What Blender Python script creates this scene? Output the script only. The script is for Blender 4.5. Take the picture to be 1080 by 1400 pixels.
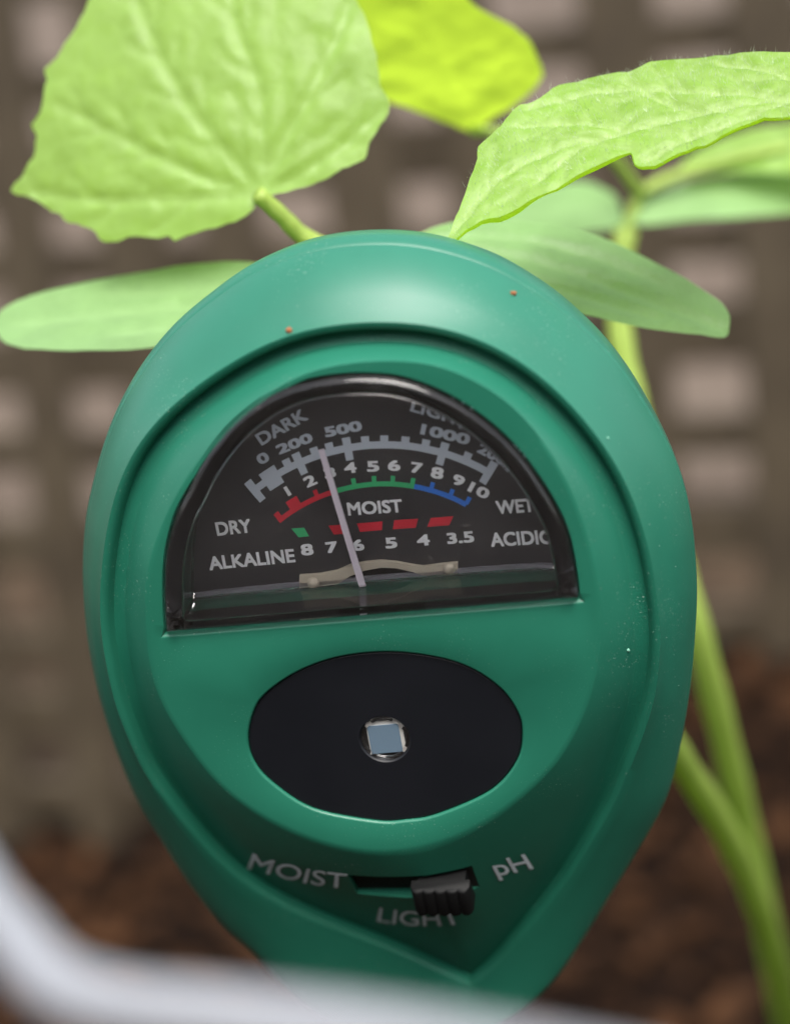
import bpy, bmesh, math, random
import numpy as np
from mathutils import Vector, Matrix, noise
from mathutils.geometry import delaunay_2d_cdt
from mathutils.bvhtree import BVHTree

for o in list(bpy.data.objects):
    bpy.data.objects.remove(o)
scene = bpy.context.scene
C = scene.collection
MM = 0.001

# ------------------------------------------------------------------ camera
cam_data = bpy.data.cameras.new('camera')
camera = bpy.data.objects.new('camera', cam_data)
C.objects.link(camera)
CAM_P = Vector((37.0309, -210.0125, 366.1595)) * MM
CAM_R, CAM_U, CAM_F = Vector((0.986399, 0.136149, -0.092088)), Vector((0.033083, 0.384338, 0.922599)), Vector((-0.161004, 0.913098, -0.374607))
mw = Matrix((CAM_R, CAM_U, -CAM_F)).transposed().to_4x4()
mw.translation = CAM_P
camera.matrix_world = mw
cam_data.sensor_fit = 'HORIZONTAL'
cam_data.sensor_width = 24.0
cam_data.lens = 67.71
cam_data.clip_start = 0.005
cam_data.clip_end = 50.0
cam_data.dof.use_dof = True
cam_data.dof.focus_distance = 0.2405
cam_data.dof.aperture_fstop = 67.71 / 7.2
cam_data.dof.aperture_blades = 9
scene.camera = camera

# ------------------------------------------------------------------ sky, sun, exposure
SUN_EL, SUN_AZ = math.radians(66), math.radians(160)      # azimuth from +y, positive towards +x
world = bpy.data.worlds.new('World')
scene.world = world
world.use_nodes = True
wn = world.node_tree
wn.nodes.clear()
sky = wn.nodes.new('ShaderNodeTexSky')
sky.sky_type = 'NISHITA'
sky.sun_disc = False
sky.sun_elevation = SUN_EL
sky.sun_rotation = SUN_AZ
sky.dust_density = 3.0
hsv = wn.nodes.new('ShaderNodeHueSaturation')
hsv.inputs['Saturation'].default_value = 0.35
bg = wn.nodes.new('ShaderNodeBackground')
bg.inputs['Strength'].default_value = 0.115
wo = wn.nodes.new('ShaderNodeOutputWorld')
wn.links.new(sky.outputs[0], hsv.inputs['Color'])
wn.links.new(hsv.outputs[0], bg.inputs['Color'])
wn.links.new(bg.outputs[0], wo.inputs['Surface'])
sun_data = bpy.data.lights.new('sun', 'SUN')
sun_data.energy = 1.5
sun_data.angle = math.radians(40)
sun_data.color = (1.0, 0.96, 0.9)
sun = bpy.data.objects.new('sun', sun_data)
C.objects.link(sun)
sd = Vector((math.sin(SUN_AZ) * math.cos(SUN_EL), math.cos(SUN_AZ) * math.cos(SUN_EL), math.sin(SUN_EL)))
sun.rotation_euler = (-sd).to_track_quat('-Z', 'Y').to_euler()
sun.location = (0, 0, 2)
scene.view_settings.view_transform = 'Standard'
scene.view_settings.look = 'None'
scene.view_settings.gamma = 1.0
scene.view_settings.use_curve_mapping = False
scene.view_settings.exposure = 1.5
scene.render.engine = 'CYCLES'
scene.cycles.use_denoising = True
scene.cycles.max_bounces = 14
scene.cycles.transmission_bounces = 12
scene.cycles.transparent_max_bounces = 12
scene.cycles.caustics_reflective = True
scene.cycles.caustics_refractive = True
scene.cycles.sample_clamp_indirect = 8.0

# ------------------------------------------------------------------ measured shapes (millimetres)
D = {}
D['A'] = [(-27.53,-62.08,-14.51),(-28.98,-60.91,-14.43),(-31.57,-56.42,-14.15),(-34.07,-50.7,-13.79),(-35.82,-45.53,-13.47),(-37.59,-40.22,-13.14),(-38.85,-33.0,-12.69),(-39.51,-26.3,-12.5),(-39.64,-20.43,-12.5),(-39.38,-15.79,-12.5),(-38.53,-9.44,-12.5),(-37.02,-3.26,-12.5),(-35.54,0.6,-12.5),(-33.94,4.22,-12.5),(-31.65,8.51,-12.5),(-28.75,12.67,-12.5),(-25.7,16.08,-12.5),(-22.18,19.15,-12.5),(-18.12,21.79,-12.5),(-14.88,23.67,-12.5),(-10.86,25.13,-12.5),(-6.97,26.04,-12.5),(-3.11,26.3,-12.5),(0.35,26.12,-12.5),(3.38,25.68,-12.5),(6.94,24.63,-12.5),(11.52,22.54,-12.5),(14.93,20.16,-12.5),(18.29,17.22,-12.5),(21.85,13.04,-12.5),(24.33,9.17,-12.5),(26.28,5.07,-12.5),(28.12,0.34,-12.5),(29.25,-3.79,-12.5),(29.81,-8.52,-12.5),(29.87,-12.84,-12.5),(29.62,-18.09,-12.5),(28.67,-25.17,-12.5),(27.67,-30.6,-12.54),(25.84,-38.19,-13.01),(23.86,-44.0,-13.38),(20.11,-50.45,-13.78),(16.6,-56.26,-14.14),(12.59,-62.72,-14.54),(8.36,-68.9,-14.93),(1.95,-74.6,-15.0),(-6.52,-77.48,-15.0),(-15.51,-76.35,-15.0),(-22.97,-70.62,-15.0)]
D['S'] = [(-26.87,-60.62,-12.71),(-28.29,-59.46,-12.64),(-30.84,-55.02,-12.36),(-33.3,-49.38,-12.01),(-35.01,-44.28,-11.69),(-36.75,-39.05,-11.37),(-37.99,-31.95,-10.92),(-38.67,-25.38,-10.8),(-38.8,-19.6,-10.8),(-38.54,-15.03,-10.8),(-37.71,-8.77,-10.8),(-36.24,-2.68,-10.8),(-34.78,1.13,-10.8),(-33.21,4.7,-10.8),(-30.89,8.87,-10.8),(-27.95,12.85,-10.8),(-24.9,16.09,-10.8),(-21.41,18.99,-10.8),(-17.43,21.47,-10.8),(-14.26,23.24,-10.8),(-10.36,24.6,-10.8),(-6.58,25.44,-10.8),(-2.85,25.67,-10.8),(0.5,25.5,-10.8),(3.44,25.07,-10.8),(6.89,24.07,-10.8),(11.34,22.09,-10.8),(14.68,19.84,-10.8),(17.98,17.06,-10.8),(21.54,13.09,-10.8),(24.04,9.39,-10.8),(26.05,5.45,-10.8),(27.98,0.88,-10.8),(29.1,-3.19,-10.8),(29.64,-7.86,-10.8),(29.69,-12.12,-10.8),(29.44,-17.29,-10.8),(28.5,-24.27,-10.8),(27.52,-29.6,-10.8),(25.71,-37.07,-11.24),(23.78,-42.8,-11.6),(20.08,-49.16,-12.0),(16.62,-54.88,-12.36),(12.68,-61.26,-12.75),(8.51,-67.38,-13.14),(2.18,-73.08,-13.3),(-6.18,-75.92,-13.3),(-15.06,-74.8,-13.3),(-22.39,-69.09,-13.24)]
D['B'] = [(-1.48,-68.29,-14.4),(-4.0,-66.1,-13.68),(-8.31,-62.51,-12.53),(-12.08,-59.66,-11.64),(-16.16,-56.85,-10.79),(-20.41,-53.68,-9.86),(-24.48,-49.49,-8.68),(-27.36,-44.9,-7.45),(-29.36,-40.5,-6.36),(-31.18,-35.8,-5.28),(-32.6,-31.39,-4.37),(-33.35,-27.07,-3.58),(-33.93,-21.93,-2.84),(-34.0,-16.78,-2.5),(-33.83,-12.24,-2.5),(-33.35,-8.76,-2.5),(-32.65,-5.85,-2.5),(-31.53,-1.97,-2.5),(-29.95,2.24,-2.5),(-28.17,5.86,-2.5),(-26.2,8.44,-2.5),(-23.42,11.23,-2.5),(-19.44,13.89,-2.5),(-14.76,16.44,-2.5),(-9.89,18.62,-2.5),(-5.83,19.35,-2.5),(-0.76,19.44,-2.5),(3.69,19.04,-2.5),(6.88,18.28,-2.5),(10.35,16.8,-2.5),(13.65,14.48,-2.5),(16.62,11.63,-2.5),(19.05,8.5,-2.5),(21.41,4.47,-2.5),(23.24,0.77,-2.5),(24.23,-3.22,-2.5),(24.96,-7.75,-2.5),(25.23,-12.55,-2.5),(25.25,-15.95,-2.5),(24.95,-19.41,-2.58),(24.17,-23.89,-3.09),(22.84,-28.24,-3.78),(20.87,-33.24,-4.74),(18.26,-39.4,-6.1),(15.62,-44.31,-7.3),(12.62,-49.64,-8.72),(9.14,-54.82,-10.19),(5.29,-60.1,-11.77),(1.75,-64.97,-13.31)]
D['E'] = [(-0.82,16.55,0),(-5.91,16.14,0),(-10.31,14.56,0),(-15.08,11.47,0),(-18.43,8.44,0),(-21.28,5.41,0),(-24.08,1.49,0),(-26.52,-2.95,0),(-27.67,-6.28,0),(-28.57,-11.4,0),(-28.93,-16.65,0),(-28.45,-19.99,0),(-27.56,-22.92,0),(-26.08,-26.38,0),(-24.47,-29.59,0),(-22.37,-32.49,0),(-18.89,-35.67,0),(-14.95,-38.15,0),(-10.58,-39.89,0),(-6.15,-40.61,0),(-0.9,-39.88,0),(3.78,-38.1,0),(7.68,-35.66,0),(11.35,-32.69,0),(14.1,-29.72,0),(16.25,-26.3,0),(17.91,-22.81,0),(19.03,-19.16,0),(19.66,-15.78,0),(20.0,-12.25,0),(19.96,-8.65,0),(19.55,-5.06,0),(18.7,-0.67,0),(17.11,4.29,0),(14.37,9.28,0),(11.39,12.44,0),(7.19,15.15,0),(3.61,16.16,0)]
D['W'] = [(-26.44,-11.91,-0.2),(-26.26,-9.92,-0.2),(-25.83,-7.02,-0.2),(-25.24,-4.07,-0.2),(-24.36,-1.26,-0.2),(-22.75,2.13,-0.2),(-21.28,4.25,-0.2),(-19.91,6.36,-0.2),(-17.77,8.96,-0.2),(-15.13,11.4,-0.2),(-11.97,13.44,-0.2),(-8.97,14.61,-0.2),(-6.08,15.15,-0.2),(-3.27,15.29,-0.2),(-1.03,15.17,-0.2),(1.9,14.68,-0.2),(4.88,13.48,-0.2),(8.0,11.48,-0.2),(10.96,8.78,-0.2),(13.38,5.72,-0.2),(15.26,2.36,-0.2),(16.71,-1.0,-0.2),(17.48,-3.84,-0.2),(17.81,-7.33,-0.2),(17.87,-9.75,-0.2),(17.82,-11.09,-0.2)]
D['L'] = [(-19.54,-25.36,-0.2),(-18.5,-22.36,-0.2),(-16.78,-20.16,-0.2),(-13.04,-17.84,-0.2),(-8.52,-16.4,-0.2),(-3.24,-16.08,-0.2),(1.69,-16.94,-0.2),(5.5,-18.51,-0.2),(8.49,-21.15,-0.2),(9.98,-23.97,-0.2),(10.26,-26.47,-0.2),(9.32,-29.98,-0.2),(6.06,-33.49,-0.2),(-0.04,-36.06,-0.2),(-3.6,-36.59,-0.2),(-7.01,-36.48,-0.2),(-13.71,-34.51,-0.2),(-17.79,-30.94,-0.2),(-19.4,-28.1,-0.2)]
D['WD'] = -6.5
D['ph_green'] = [(-12.56,-3.68),(-11.15,-3.71),(-10.74,-4.77),(-11.9,-4.8)]
D['ph_red'] = [[(-8.47,-3.68),(-6.68,-3.68),(-6.36,-4.81),(-8.04,-4.77)],[(-5.34,-3.69),(-2.57,-3.66),(-2.76,-4.67),(-5.15,-4.7)],[(-1.29,-3.61),(1.31,-3.62),(0.92,-4.66),(-1.57,-4.67)],[(2.67,-3.65),(5.12,-3.59),(4.52,-4.64),(2.15,-4.67)]]
D['light_arc'] = [[(-15.74,1.74),(-14.72,2.37),(-13.67,2.95),(-12.61,3.47),(-11.54,3.94),(-10.45,4.36),(-9.35,4.72),(-8.24,5.02),(-7.12,5.27),(-6.0,5.46),(-4.88,5.59),(-3.76,5.66),(-2.64,5.68),(-1.53,5.64),(-0.43,5.54),(0.66,5.39),(1.74,5.18),(2.81,4.91),(3.86,4.59),(4.89,4.22),(5.89,3.79),(6.88,3.3),(7.84,2.77),(8.77,2.18),(9.67,1.55),(9.21,0.86),(8.34,1.48),(7.44,2.04),(6.51,2.56),(5.56,3.03),(4.58,3.45),(3.59,3.81),(2.57,4.12),(1.54,4.38),(0.5,4.58),(-0.56,4.73),(-1.63,4.82),(-2.7,4.86),(-3.78,4.84),(-4.86,4.77),(-5.95,4.64),(-7.03,4.46),(-8.11,4.22),(-9.18,3.93),(-10.25,3.58),(-11.3,3.17),(-12.34,2.72),(-13.36,2.21),(-14.37,1.65),(-15.36,1.04)],[(-12.45,4.25),(-11.6,4.61),(-11.37,3.84),(-12.19,3.49)],[(-9.25,5.42),(-8.38,5.65),(-8.25,4.85),(-9.09,4.63)],[(-7.55,5.84),(-6.68,6.01),(-6.6,5.2),(-7.45,5.04)],[(-3.56,6.33),(-2.69,6.34),(-2.75,5.52),(-3.59,5.51)],[(-1.5,6.3),(-0.64,6.23),(-0.75,5.41),(-1.59,5.48)],[(0.78,6.04),(1.63,5.88),(1.44,5.08),(0.62,5.23)],[(2.95,5.56),(3.77,5.31),(3.51,4.53),(2.72,4.77)],[(7.27,3.84),(8.02,3.42),(7.63,2.7),(6.9,3.1)],[(-11.28,4.91),(-10.39,5.23),(-9.77,2.72),(-10.57,2.43)],[(-5.62,6.33),(-4.71,6.42),(-4.67,3.8),(-5.49,3.71)],[(4.91,5.09),(5.73,4.76),(4.7,2.32),(3.96,2.62)],[(-15.15,2.94),(-13.31,3.94),(-12.5,1.84),(-14.17,0.93)],[(-16.89,2.02),(-16.07,2.56),(-14.79,0.17),(-15.51,-0.32)],[(9.86,2.63),(10.58,2.09),(8.97,-0.2),(8.33,0.28)]]
D['moist_red'] = [[(-13.68,-2.26),(-13.42,-2.08),(-13.15,-1.92),(-12.89,-1.75),(-12.62,-1.59),(-12.35,-1.44),(-12.08,-1.29),(-11.8,-1.14),(-11.53,-1.0),(-11.25,-0.86),(-10.97,-0.73),(-10.69,-0.6),(-10.41,-0.48),(-10.13,-0.36),(-9.85,-0.25),(-9.56,-0.14),(-9.28,-0.03),(-8.99,0.07),(-8.7,0.16),(-8.41,0.25),(-8.13,0.34),(-7.84,0.42),(-7.55,0.49),(-7.25,0.57),(-6.96,0.63),(-6.89,0.06),(-7.17,-0.0),(-7.45,-0.07),(-7.74,-0.15),(-8.02,-0.23),(-8.3,-0.31),(-8.58,-0.4),(-8.86,-0.49),(-9.13,-0.59),(-9.41,-0.69),(-9.69,-0.8),(-9.96,-0.91),(-10.24,-1.02),(-10.51,-1.14),(-10.78,-1.27),(-11.05,-1.4),(-11.32,-1.53),(-11.59,-1.67),(-11.85,-1.81),(-12.12,-1.95),(-12.38,-2.1),(-12.64,-2.26),(-12.9,-2.42),(-13.16,-2.58),(-13.41,-2.75)],[(-14.27,-1.88),(-13.69,-1.49),(-13.13,-2.56),(-13.67,-2.93)],[(-12.73,-0.55),(-11.43,0.12),(-11.02,-1.02),(-12.24,-1.65)],[(-9.6,0.54),(-9.13,0.71),(-8.92,-0.17),(-9.37,-0.33)]]
D['moist_green'] = [[(-6.96,0.63),(-6.61,0.71),(-6.25,0.77),(-5.9,0.83),(-5.54,0.89),(-5.19,0.93),(-4.83,0.97),(-4.47,1.0),(-4.12,1.03),(-3.76,1.04),(-3.41,1.05),(-3.05,1.06),(-2.7,1.05),(-2.35,1.04),(-1.99,1.02),(-1.64,1.0),(-1.29,0.96),(-0.94,0.92),(-0.59,0.88),(-0.25,0.82),(0.1,0.76),(0.44,0.69),(0.78,0.62),(1.12,0.54),(1.46,0.45),(1.29,-0.12),(0.96,-0.03),(0.63,0.05),(0.3,0.12),(-0.03,0.19),(-0.37,0.25),(-0.7,0.3),(-1.04,0.35),(-1.38,0.38),(-1.72,0.42),(-2.06,0.44),(-2.4,0.46),(-2.75,0.47),(-3.09,0.47),(-3.44,0.47),(-3.78,0.46),(-4.13,0.45),(-4.47,0.42),(-4.82,0.39),(-5.16,0.35),(-5.51,0.31),(-5.85,0.26),(-6.2,0.2),(-6.54,0.13),(-6.89,0.06)],[(-5.28,1.59),(-4.8,1.64),(-4.78,0.73),(-5.24,0.68)],[(-3.03,1.72),(-2.54,1.72),(-2.62,0.8),(-3.08,0.81)],[(-0.97,1.6),(-0.5,1.54),(-0.67,0.63),(-1.12,0.69)],[(1.18,1.21),(1.64,1.09),(1.37,0.21),(0.94,0.32)]]
D['moist_blue'] = [[(1.46,0.45),(1.94,0.31),(2.41,0.15),(2.88,-0.01),(3.34,-0.2),(3.8,-0.39),(4.25,-0.6),(4.7,-0.82),(5.13,-1.06),(5.57,-1.3),(5.99,-1.56),(6.41,-1.84),(6.82,-2.13),(6.5,-2.62),(6.1,-2.34),(5.7,-2.07),(5.28,-1.82),(4.86,-1.58),(4.44,-1.35),(4.0,-1.13),(3.56,-0.93),(3.12,-0.74),(2.67,-0.57),(2.21,-0.4),(1.75,-0.25),(1.29,-0.12)],[(3.21,0.58),(3.65,0.4),(3.3,-0.45),(2.88,-0.29)],[(5.23,-0.34),(5.65,-0.57),(5.21,-1.39),(4.81,-1.17)],[(6.93,-1.38),(7.32,-1.66),(6.81,-2.42),(6.43,-2.16)]]
D['text'] = [('DARK',(-14.3,6.22),(-8.77,8.81),1.43,0.028),('LIGHT',(1.98,8.79),(7.93,6.33),1.39,0.028),('DRY',(-20.79,-3.78),(-16.89,-3.74),1.63,0.028),('WET',(9.8,-3.7),(13.86,-3.6),1.59,0.028),('ALKALINE',(-22.28,-7.84),(-12.65,-7.74),1.65,0.028),('ACIDIC',(8.74,-7.52),(15.32,-7.43),1.69,0.028),('MOIST',(-6.15,-2.7),(-0.21,-2.74),1.56,0.028),('200',(-12.58,4.99),(-8.6,6.24),1.13,0.04),('500',(-7.29,6.54),(-3.23,7.03),1.18,0.04),('1000',(2.73,6.11),(7.71,4.46),1.24,0.04),('2000',(8.39,3.66),(11.98,1.22),1.23,0.04),('0',(-14.77,3.97),(-13.56,4.5),1.2,0.035),('1',(-12.28,0.14),(-11.9,0.3),1.14,0.035),('2',(-10.13,0.93),(-8.9,1.34),1.23,0.035),('3',(-8.0,1.81),(-6.74,1.98),1.15,0.035),('4',(-5.83,2.23),(-4.49,2.27),1.24,0.035),('5',(-3.42,2.24),(-2.09,2.2),1.24,0.035),('6',(-1.17,2.16),(0.15,2.08),1.25,0.035),('7',(1.17,1.83),(2.37,1.54),1.25,0.035),('8',(3.2,1.07),(4.47,0.72),1.34,0.035),('9',(5.34,0.24),(6.45,-0.31),1.25,0.035),('10',(6.92,-0.73),(8.81,-1.95),1.25,0.035),('8',(-11.88,-7.04),(-10.51,-7.01),1.38,0.035),('7',(-9.1,-6.99),(-7.81,-6.96),1.37,0.035),('6',(-6.2,-6.95),(-4.92,-6.93),1.37,0.035),('5',(-2.63,-6.94),(-1.31,-6.92),1.32,0.035),('4',(0.84,-6.87),(2.23,-6.85),1.32,0.035),('3.5',(4.11,-6.87),(7.02,-6.82),1.35,0.035)]
D['needle'] = ((-7.76,5.61),(-5.5,-11.04))
D['bracket'] = [(-12.38,-9.2),(-10.04,-9.2),(-8.23,-8.99),(-6.7,-8.41),(-5.07,-8.19),(-3.22,-8.15),(-1.51,-8.46),(0.03,-8.92),(1.19,-9.18),(2.8,-9.04),(4.95,-8.95),(4.79,-10.31),(3.04,-10.27),(1.06,-10.21),(-0.07,-9.69),(-1.6,-9.14),(-3.33,-8.92),(-5.2,-9.13),(-6.88,-9.7),(-8.2,-10.47),(-10.28,-10.84),(-12.64,-10.93)]
D['hole'] = [(-8.2,-10.47),(-6.88,-9.7),(-5.2,-9.13),(-3.33,-8.92),(-1.6,-9.14),(-0.07,-9.69),(1.06,-10.21),(1.15,-11.43),(-3.92,-11.57),(-8.25,-11.43)]
D['pins'] = [(-10.99,-10.18),(4.0,-9.56)]
D['sensor'] = (-4.64,-26.55)
D['slot'] = [(-11.57,-44.67,-2.27),(2.64,-44.17,-2.07),(2.41,-48.89,-3.96),(-11.75,-49.07,-4.03)]
D['knob'] = [(-4.31,-46.6,-3.04),(2.53,-45.94,-2.78),(1.66,-52.78,-5.51),(-4.96,-52.33,-5.33)]
D['sktext'] = [('MOIST',[(-22.66,-42.58),(-19.92,-43.93),(-17.17,-45.29),(-14.33,-46.27),(-12.08,-46.82)],2.6),('pH',[(5.2,-45.75),(7.14,-45.38),(9.43,-44.79)],2.6),('LIGHT',[(-9.76,-52.93),(-7.32,-53.64),(-4.83,-54.08),(-2.47,-54.24),(0.03,-54.01)],2.6)]
D['leaf_a'] = {'o':[-19.85,41.49,304.25],'X':[0.9945,-0.1045,0.0],'Y':[0.0491,0.4669,0.8829],'out':[(0.02,-0.53),(-1.0,-2.24),(-2.96,-3.24),(-5.48,-3.96),(-8.02,-4.51),(-10.37,-5.33),(-11.31,-4.87),(-13.25,-5.09),(-15.59,-4.68),(-17.89,-5.24),(-19.67,-5.19),(-21.06,-3.74),(-23.16,-2.97),(-24.31,-2.67),(-25.89,-1.46),(-27.24,-0.98),(-29.22,0.52),(-32.44,1.51),(-31.27,3.1),(-30.19,4.51),(-29.3,6.02),(-29.11,8.09),(-29.77,9.65),(-28.59,11.14),(-28.32,13.49),(-28.11,15.02),(-28.37,16.58),(-26.81,17.96),(-26.12,19.47),(-25.03,20.78),(-23.64,23.61),(-22.2,27.44),(-18.15,32.21),(-11.69,34.98),(-3.31,34.0),(4.14,29.97),(8.97,25.7),(11.42,21.79),(12.6,18.49),(13.4,15.83),(13.75,13.2),(14.98,10.54),(14.0,8.23),(12.83,6.19),(12.19,4.14),(10.27,3.16),(8.88,2.34),(6.96,1.36),(4.48,0.56),(2.34,0.02)],'veins':[[(0.01,-0.18),(-4.0,4.69),(-8.03,9.26),(-11.27,13.84),(-14.08,18.71),(-16.88,24.89),(-18.54,30.42)],[(0.18,-0.01),(0.12,6.31),(-0.44,11.61),(-1.69,15.64),(-3.56,19.28),(-4.8,25.13),(-5.97,31.47)],[(-0.17,-0.17),(-5.7,1.67),(-11.03,3.78),(-16.07,6.45),(-20.4,8.75),(-26.23,11.77)],[(-0.17,-0.34),(-6.54,-0.33),(-13.91,-0.47),(-22.36,-0.04),(-30.03,1.35)],[(0.36,-0.01),(4.25,1.96),(8.27,4.53),(12.06,8.05),(14.2,10.13)],[(0.17,0.17),(2.75,6.21),(5.68,12.23),(8.15,18.26),(9.76,23.46)]]}
D['leaf_b'] = {'o':[-0.11,90.9,298.74],'X':[0.9848,0.1736,-0.0],'Y':[0.0996,-0.5649,0.8192],'out':[(-6.62,40.1),(-12.27,36.12),(-14.77,29.12),(-14.47,22.72),(-13.5,17.32),(-12.71,11.5),(-11.19,7.37),(-8.32,5.25),(-4.44,2.68),(-0.52,-0.51),(0.68,-0.98),(2.75,1.35),(5.59,3.55),(8.09,6.04),(9.87,9.14),(9.09,12.55),(7.84,16.37),(4.8,20.08),(1.07,23.44),(-1.6,28.6),(-3.18,36.12)],'veins':[[(0.0,0.0),(-2.24,8.91),(-4.74,20.08),(-6.97,33.01)],[(-0.46,1.53),(-6.21,8.07),(-11.92,11.66)],[(-0.43,2.97),(3.7,10.84),(7.15,14.45)]]}
D['leaf_c'] = {'o':[23.86,28.5,312.52],'X':[0.9903,-0.1392,0.0],'Y':[0.1229,0.8744,0.4695],'out':[(-17.39,-17.1),(-16.72,-14.35),(-16.13,-11.89),(-15.67,-8.72),(-15.28,-5.49),(-15.42,-2.9),(-14.26,-1.05),(-13.52,0.35),(-12.88,2.37),(-11.83,4.02),(-9.87,5.14),(-8.85,7.05),(-6.28,8.64),(-2.97,9.7),(0.01,10.65),(1.2,11.57),(2.84,12.1),(7.25,12.58),(11.23,12.96),(15.22,12.96),(20.8,12.13),(27.99,8.68),(33.55,3.1),(32.42,-3.66),(25.69,-2.25),(21.02,-0.11),(17.91,0.61),(15.23,0.5),(12.81,-0.79),(10.16,-2.75),(7.6,-4.03),(5.06,-5.53),(2.99,-6.37),(2.05,-5.77),(1.53,-4.26),(-0.23,-5.22),(-2.98,-6.96),(-5.79,-9.25),(-8.69,-10.97),(-10.82,-12.48),(-13.46,-13.31),(-15.5,-15.26)],'veins':[[(-17.3,-16.33),(-12.45,-7.67),(-6.74,-3.24),(0.88,-0.63),(8.46,1.98),(17.61,3.89),(26.77,4.02)],[(17.61,3.89),(8.05,5.57),(-0.1,6.59),(-7.23,5.13),(-11.08,3.49)],[(17.63,3.66),(11.79,0.07),(6.65,-2.61),(3.09,-5.35)],[(22.98,3.98),(15.61,8.78),(9.04,10.99)],[(0.88,-0.63),(-4.31,-3.34),(-8.32,-8.38)],[(0.88,-0.63),(-5.75,0.85),(-12.23,0.53)],[(8.46,1.98),(3.39,4.6),(-1.17,8.49)]]}
D['cot_a'] = {'o':[-10.26,37.98,291.57],'X':[0.9848,-0.1736,0.0],'Y':[0.1586,0.8997,0.4067],'out':[(-44.21,-4.31),(-44.26,-2.16),(-42.59,-0.53),(-39.59,0.85),(-35.1,2.23),(-30.53,3.33),(-25.89,4.15),(-21.24,4.84),(-16.54,5.24),(-10.73,4.97),(-4.59,3.25),(0.0,0.0),(-1.05,-2.83),(-4.95,-5.17),(-10.68,-7.52),(-16.67,-9.13),(-22.02,-9.98),(-27.51,-10.58),(-32.23,-10.8),(-36.24,-10.48),(-39.76,-9.51),(-42.4,-7.33)],'veins':[[(0.0,0.0),(-12.78,-0.73),(-26.64,-2.15),(-41.35,-4.94)],[(-3.11,1.28),(-16.31,1.49),(-30.51,0.49)],[(-2.21,-1.95),(-14.58,-4.0),(-27.92,-6.74)]]}
D['cot_b'] = {'o':[-2.4,41.68,297.21],'X':[0.9063,0.4226,-0.0],'Y':[-0.3584,0.7686,0.5299],'out':[(0.43,1.37),(2.61,2.47),(4.99,3.04),(9.16,2.83),(13.38,1.61),(18.14,-0.74),(22.47,-4.22),(26.41,-8.58),(30.14,-13.33),(32.73,-16.57),(33.37,-18.62),(32.82,-20.37),(31.7,-21.74),(28.89,-20.96),(24.09,-19.23),(20.2,-17.5),(16.4,-15.55),(11.91,-12.96),(6.11,-8.88),(1.26,-4.53),(-0.78,-1.04)],'veins':[[(0.0,0.0),(8.08,-3.09),(15.56,-7.87),(24.05,-14.65),(31.8,-20.6)],[(2.13,0.98),(10.63,-0.99),(18.28,-5.46),(26.6,-12.86)],[(1.14,-2.09),(8.54,-7.07),(17.32,-13.06),(24.76,-17.53)]]}
D['leaf_d'] = {'o':[43.38,120.08,287.11],'X':[0.9659,-0.2588,0.0],'Y':[0.1983,0.7399,0.6428],'out':[(-16.42,-4.9),(-15.71,-2.08),(-13.93,-0.05),(-9.3,2.38),(-3.99,4.0),(1.42,4.66),(9.05,4.65),(15.95,1.36),(15.74,-4.46),(8.53,-5.82),(0.79,-4.73),(-5.86,-4.4),(-11.35,-4.85)],'veins':[[(-16.0,-4.09),(-7.51,-1.36),(2.19,0.01),(15.08,0.06)],[(2.19,0.01),(-3.76,2.65)],[(2.19,0.01),(-1.52,-3.97)]]}
D['cot_c'] = {'o':[20.52,115.2,279.69],'X':[0.9848,0.1736,-0.0],'Y':[-0.1504,0.8529,0.5],'out':[(-1.12,-1.7),(0.44,1.5),(3.87,3.83),(8.58,5.69),(15.32,6.32),(21.94,6.16),(28.37,5.08),(33.33,2.3),(33.66,-1.36),(28.9,-3.32),(22.37,-3.32),(14.8,-3.02),(7.25,-2.57),(1.78,-2.73)],'veins':[[(-0.61,-1.15),(10.08,1.38),(21.12,1.69),(32.79,-0.3)]]}
D['cot_d'] = {'o':[17.8,114.41,278.94],'X':[0.9397,-0.342,0.0],'Y':[0.2802,0.7698,0.5736],'out':[(0.83,-0.8),(-0.5,2.79),(-2.8,5.25),(-7.65,7.35),(-12.27,6.58),(-16.36,4.08),(-19.1,1.19),(-19.97,-1.74),(-16.22,-3.68),(-8.98,-3.57),(-3.38,-2.42)],'veins':[[(0.35,0.02),(-8.27,1.71),(-18.38,-0.94)]]}
D['stem_b'] = [(54.63,242.21,-34.02),(42.48,183.48,68.29),(39.17,159.19,103.96),(35.17,124.64,154.92),(31.25,103.51,193.19),(27.51,93.99,219.66),(23.77,97.44,235.01),(20.48,102.37,248.43),(17.9,106.98,260.78),(17.48,110.64,269.89),(18.93,113.95,277.32)]
D['stem_a'] = [(55.79,243.98,-35.55),(44.25,180.38,70.66),(40.8,153.48,108.02),(36.24,116.58,153.49),(30.75,92.67,185.68),(24.33,72.59,211.56),(17.51,57.14,235.56),(10.37,43.42,258.59),(2.97,40.63,276.32),(-2.46,41.95,287.21),(-4.42,43.94,292.89)]
D['pet_a'] = [(-4.41,44.0,293.05),(-9.95,43.9,295.19),(-15.05,43.99,297.6),(-17.56,42.74,300.95),(-19.86,41.43,304.09)]
D['pet_b'] = [(21.47,116.32,282.03),(16.12,108.34,291.56),(7.74,97.83,296.24),(-0.1,90.98,298.92)]
D['pet_c'] = [(42.09,112.84,147.22),(51.47,97.47,188.46),(58.65,73.57,247.25),(59.46,49.57,289.84),(56.44,42.39,305.67),(51.46,38.69,312.15)]
D['pet_d'] = [(18.92,113.82,277.02),(21.7,116.52,282.41),(30.42,119.13,285.02),(43.38,120.08,287.11)]
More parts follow.
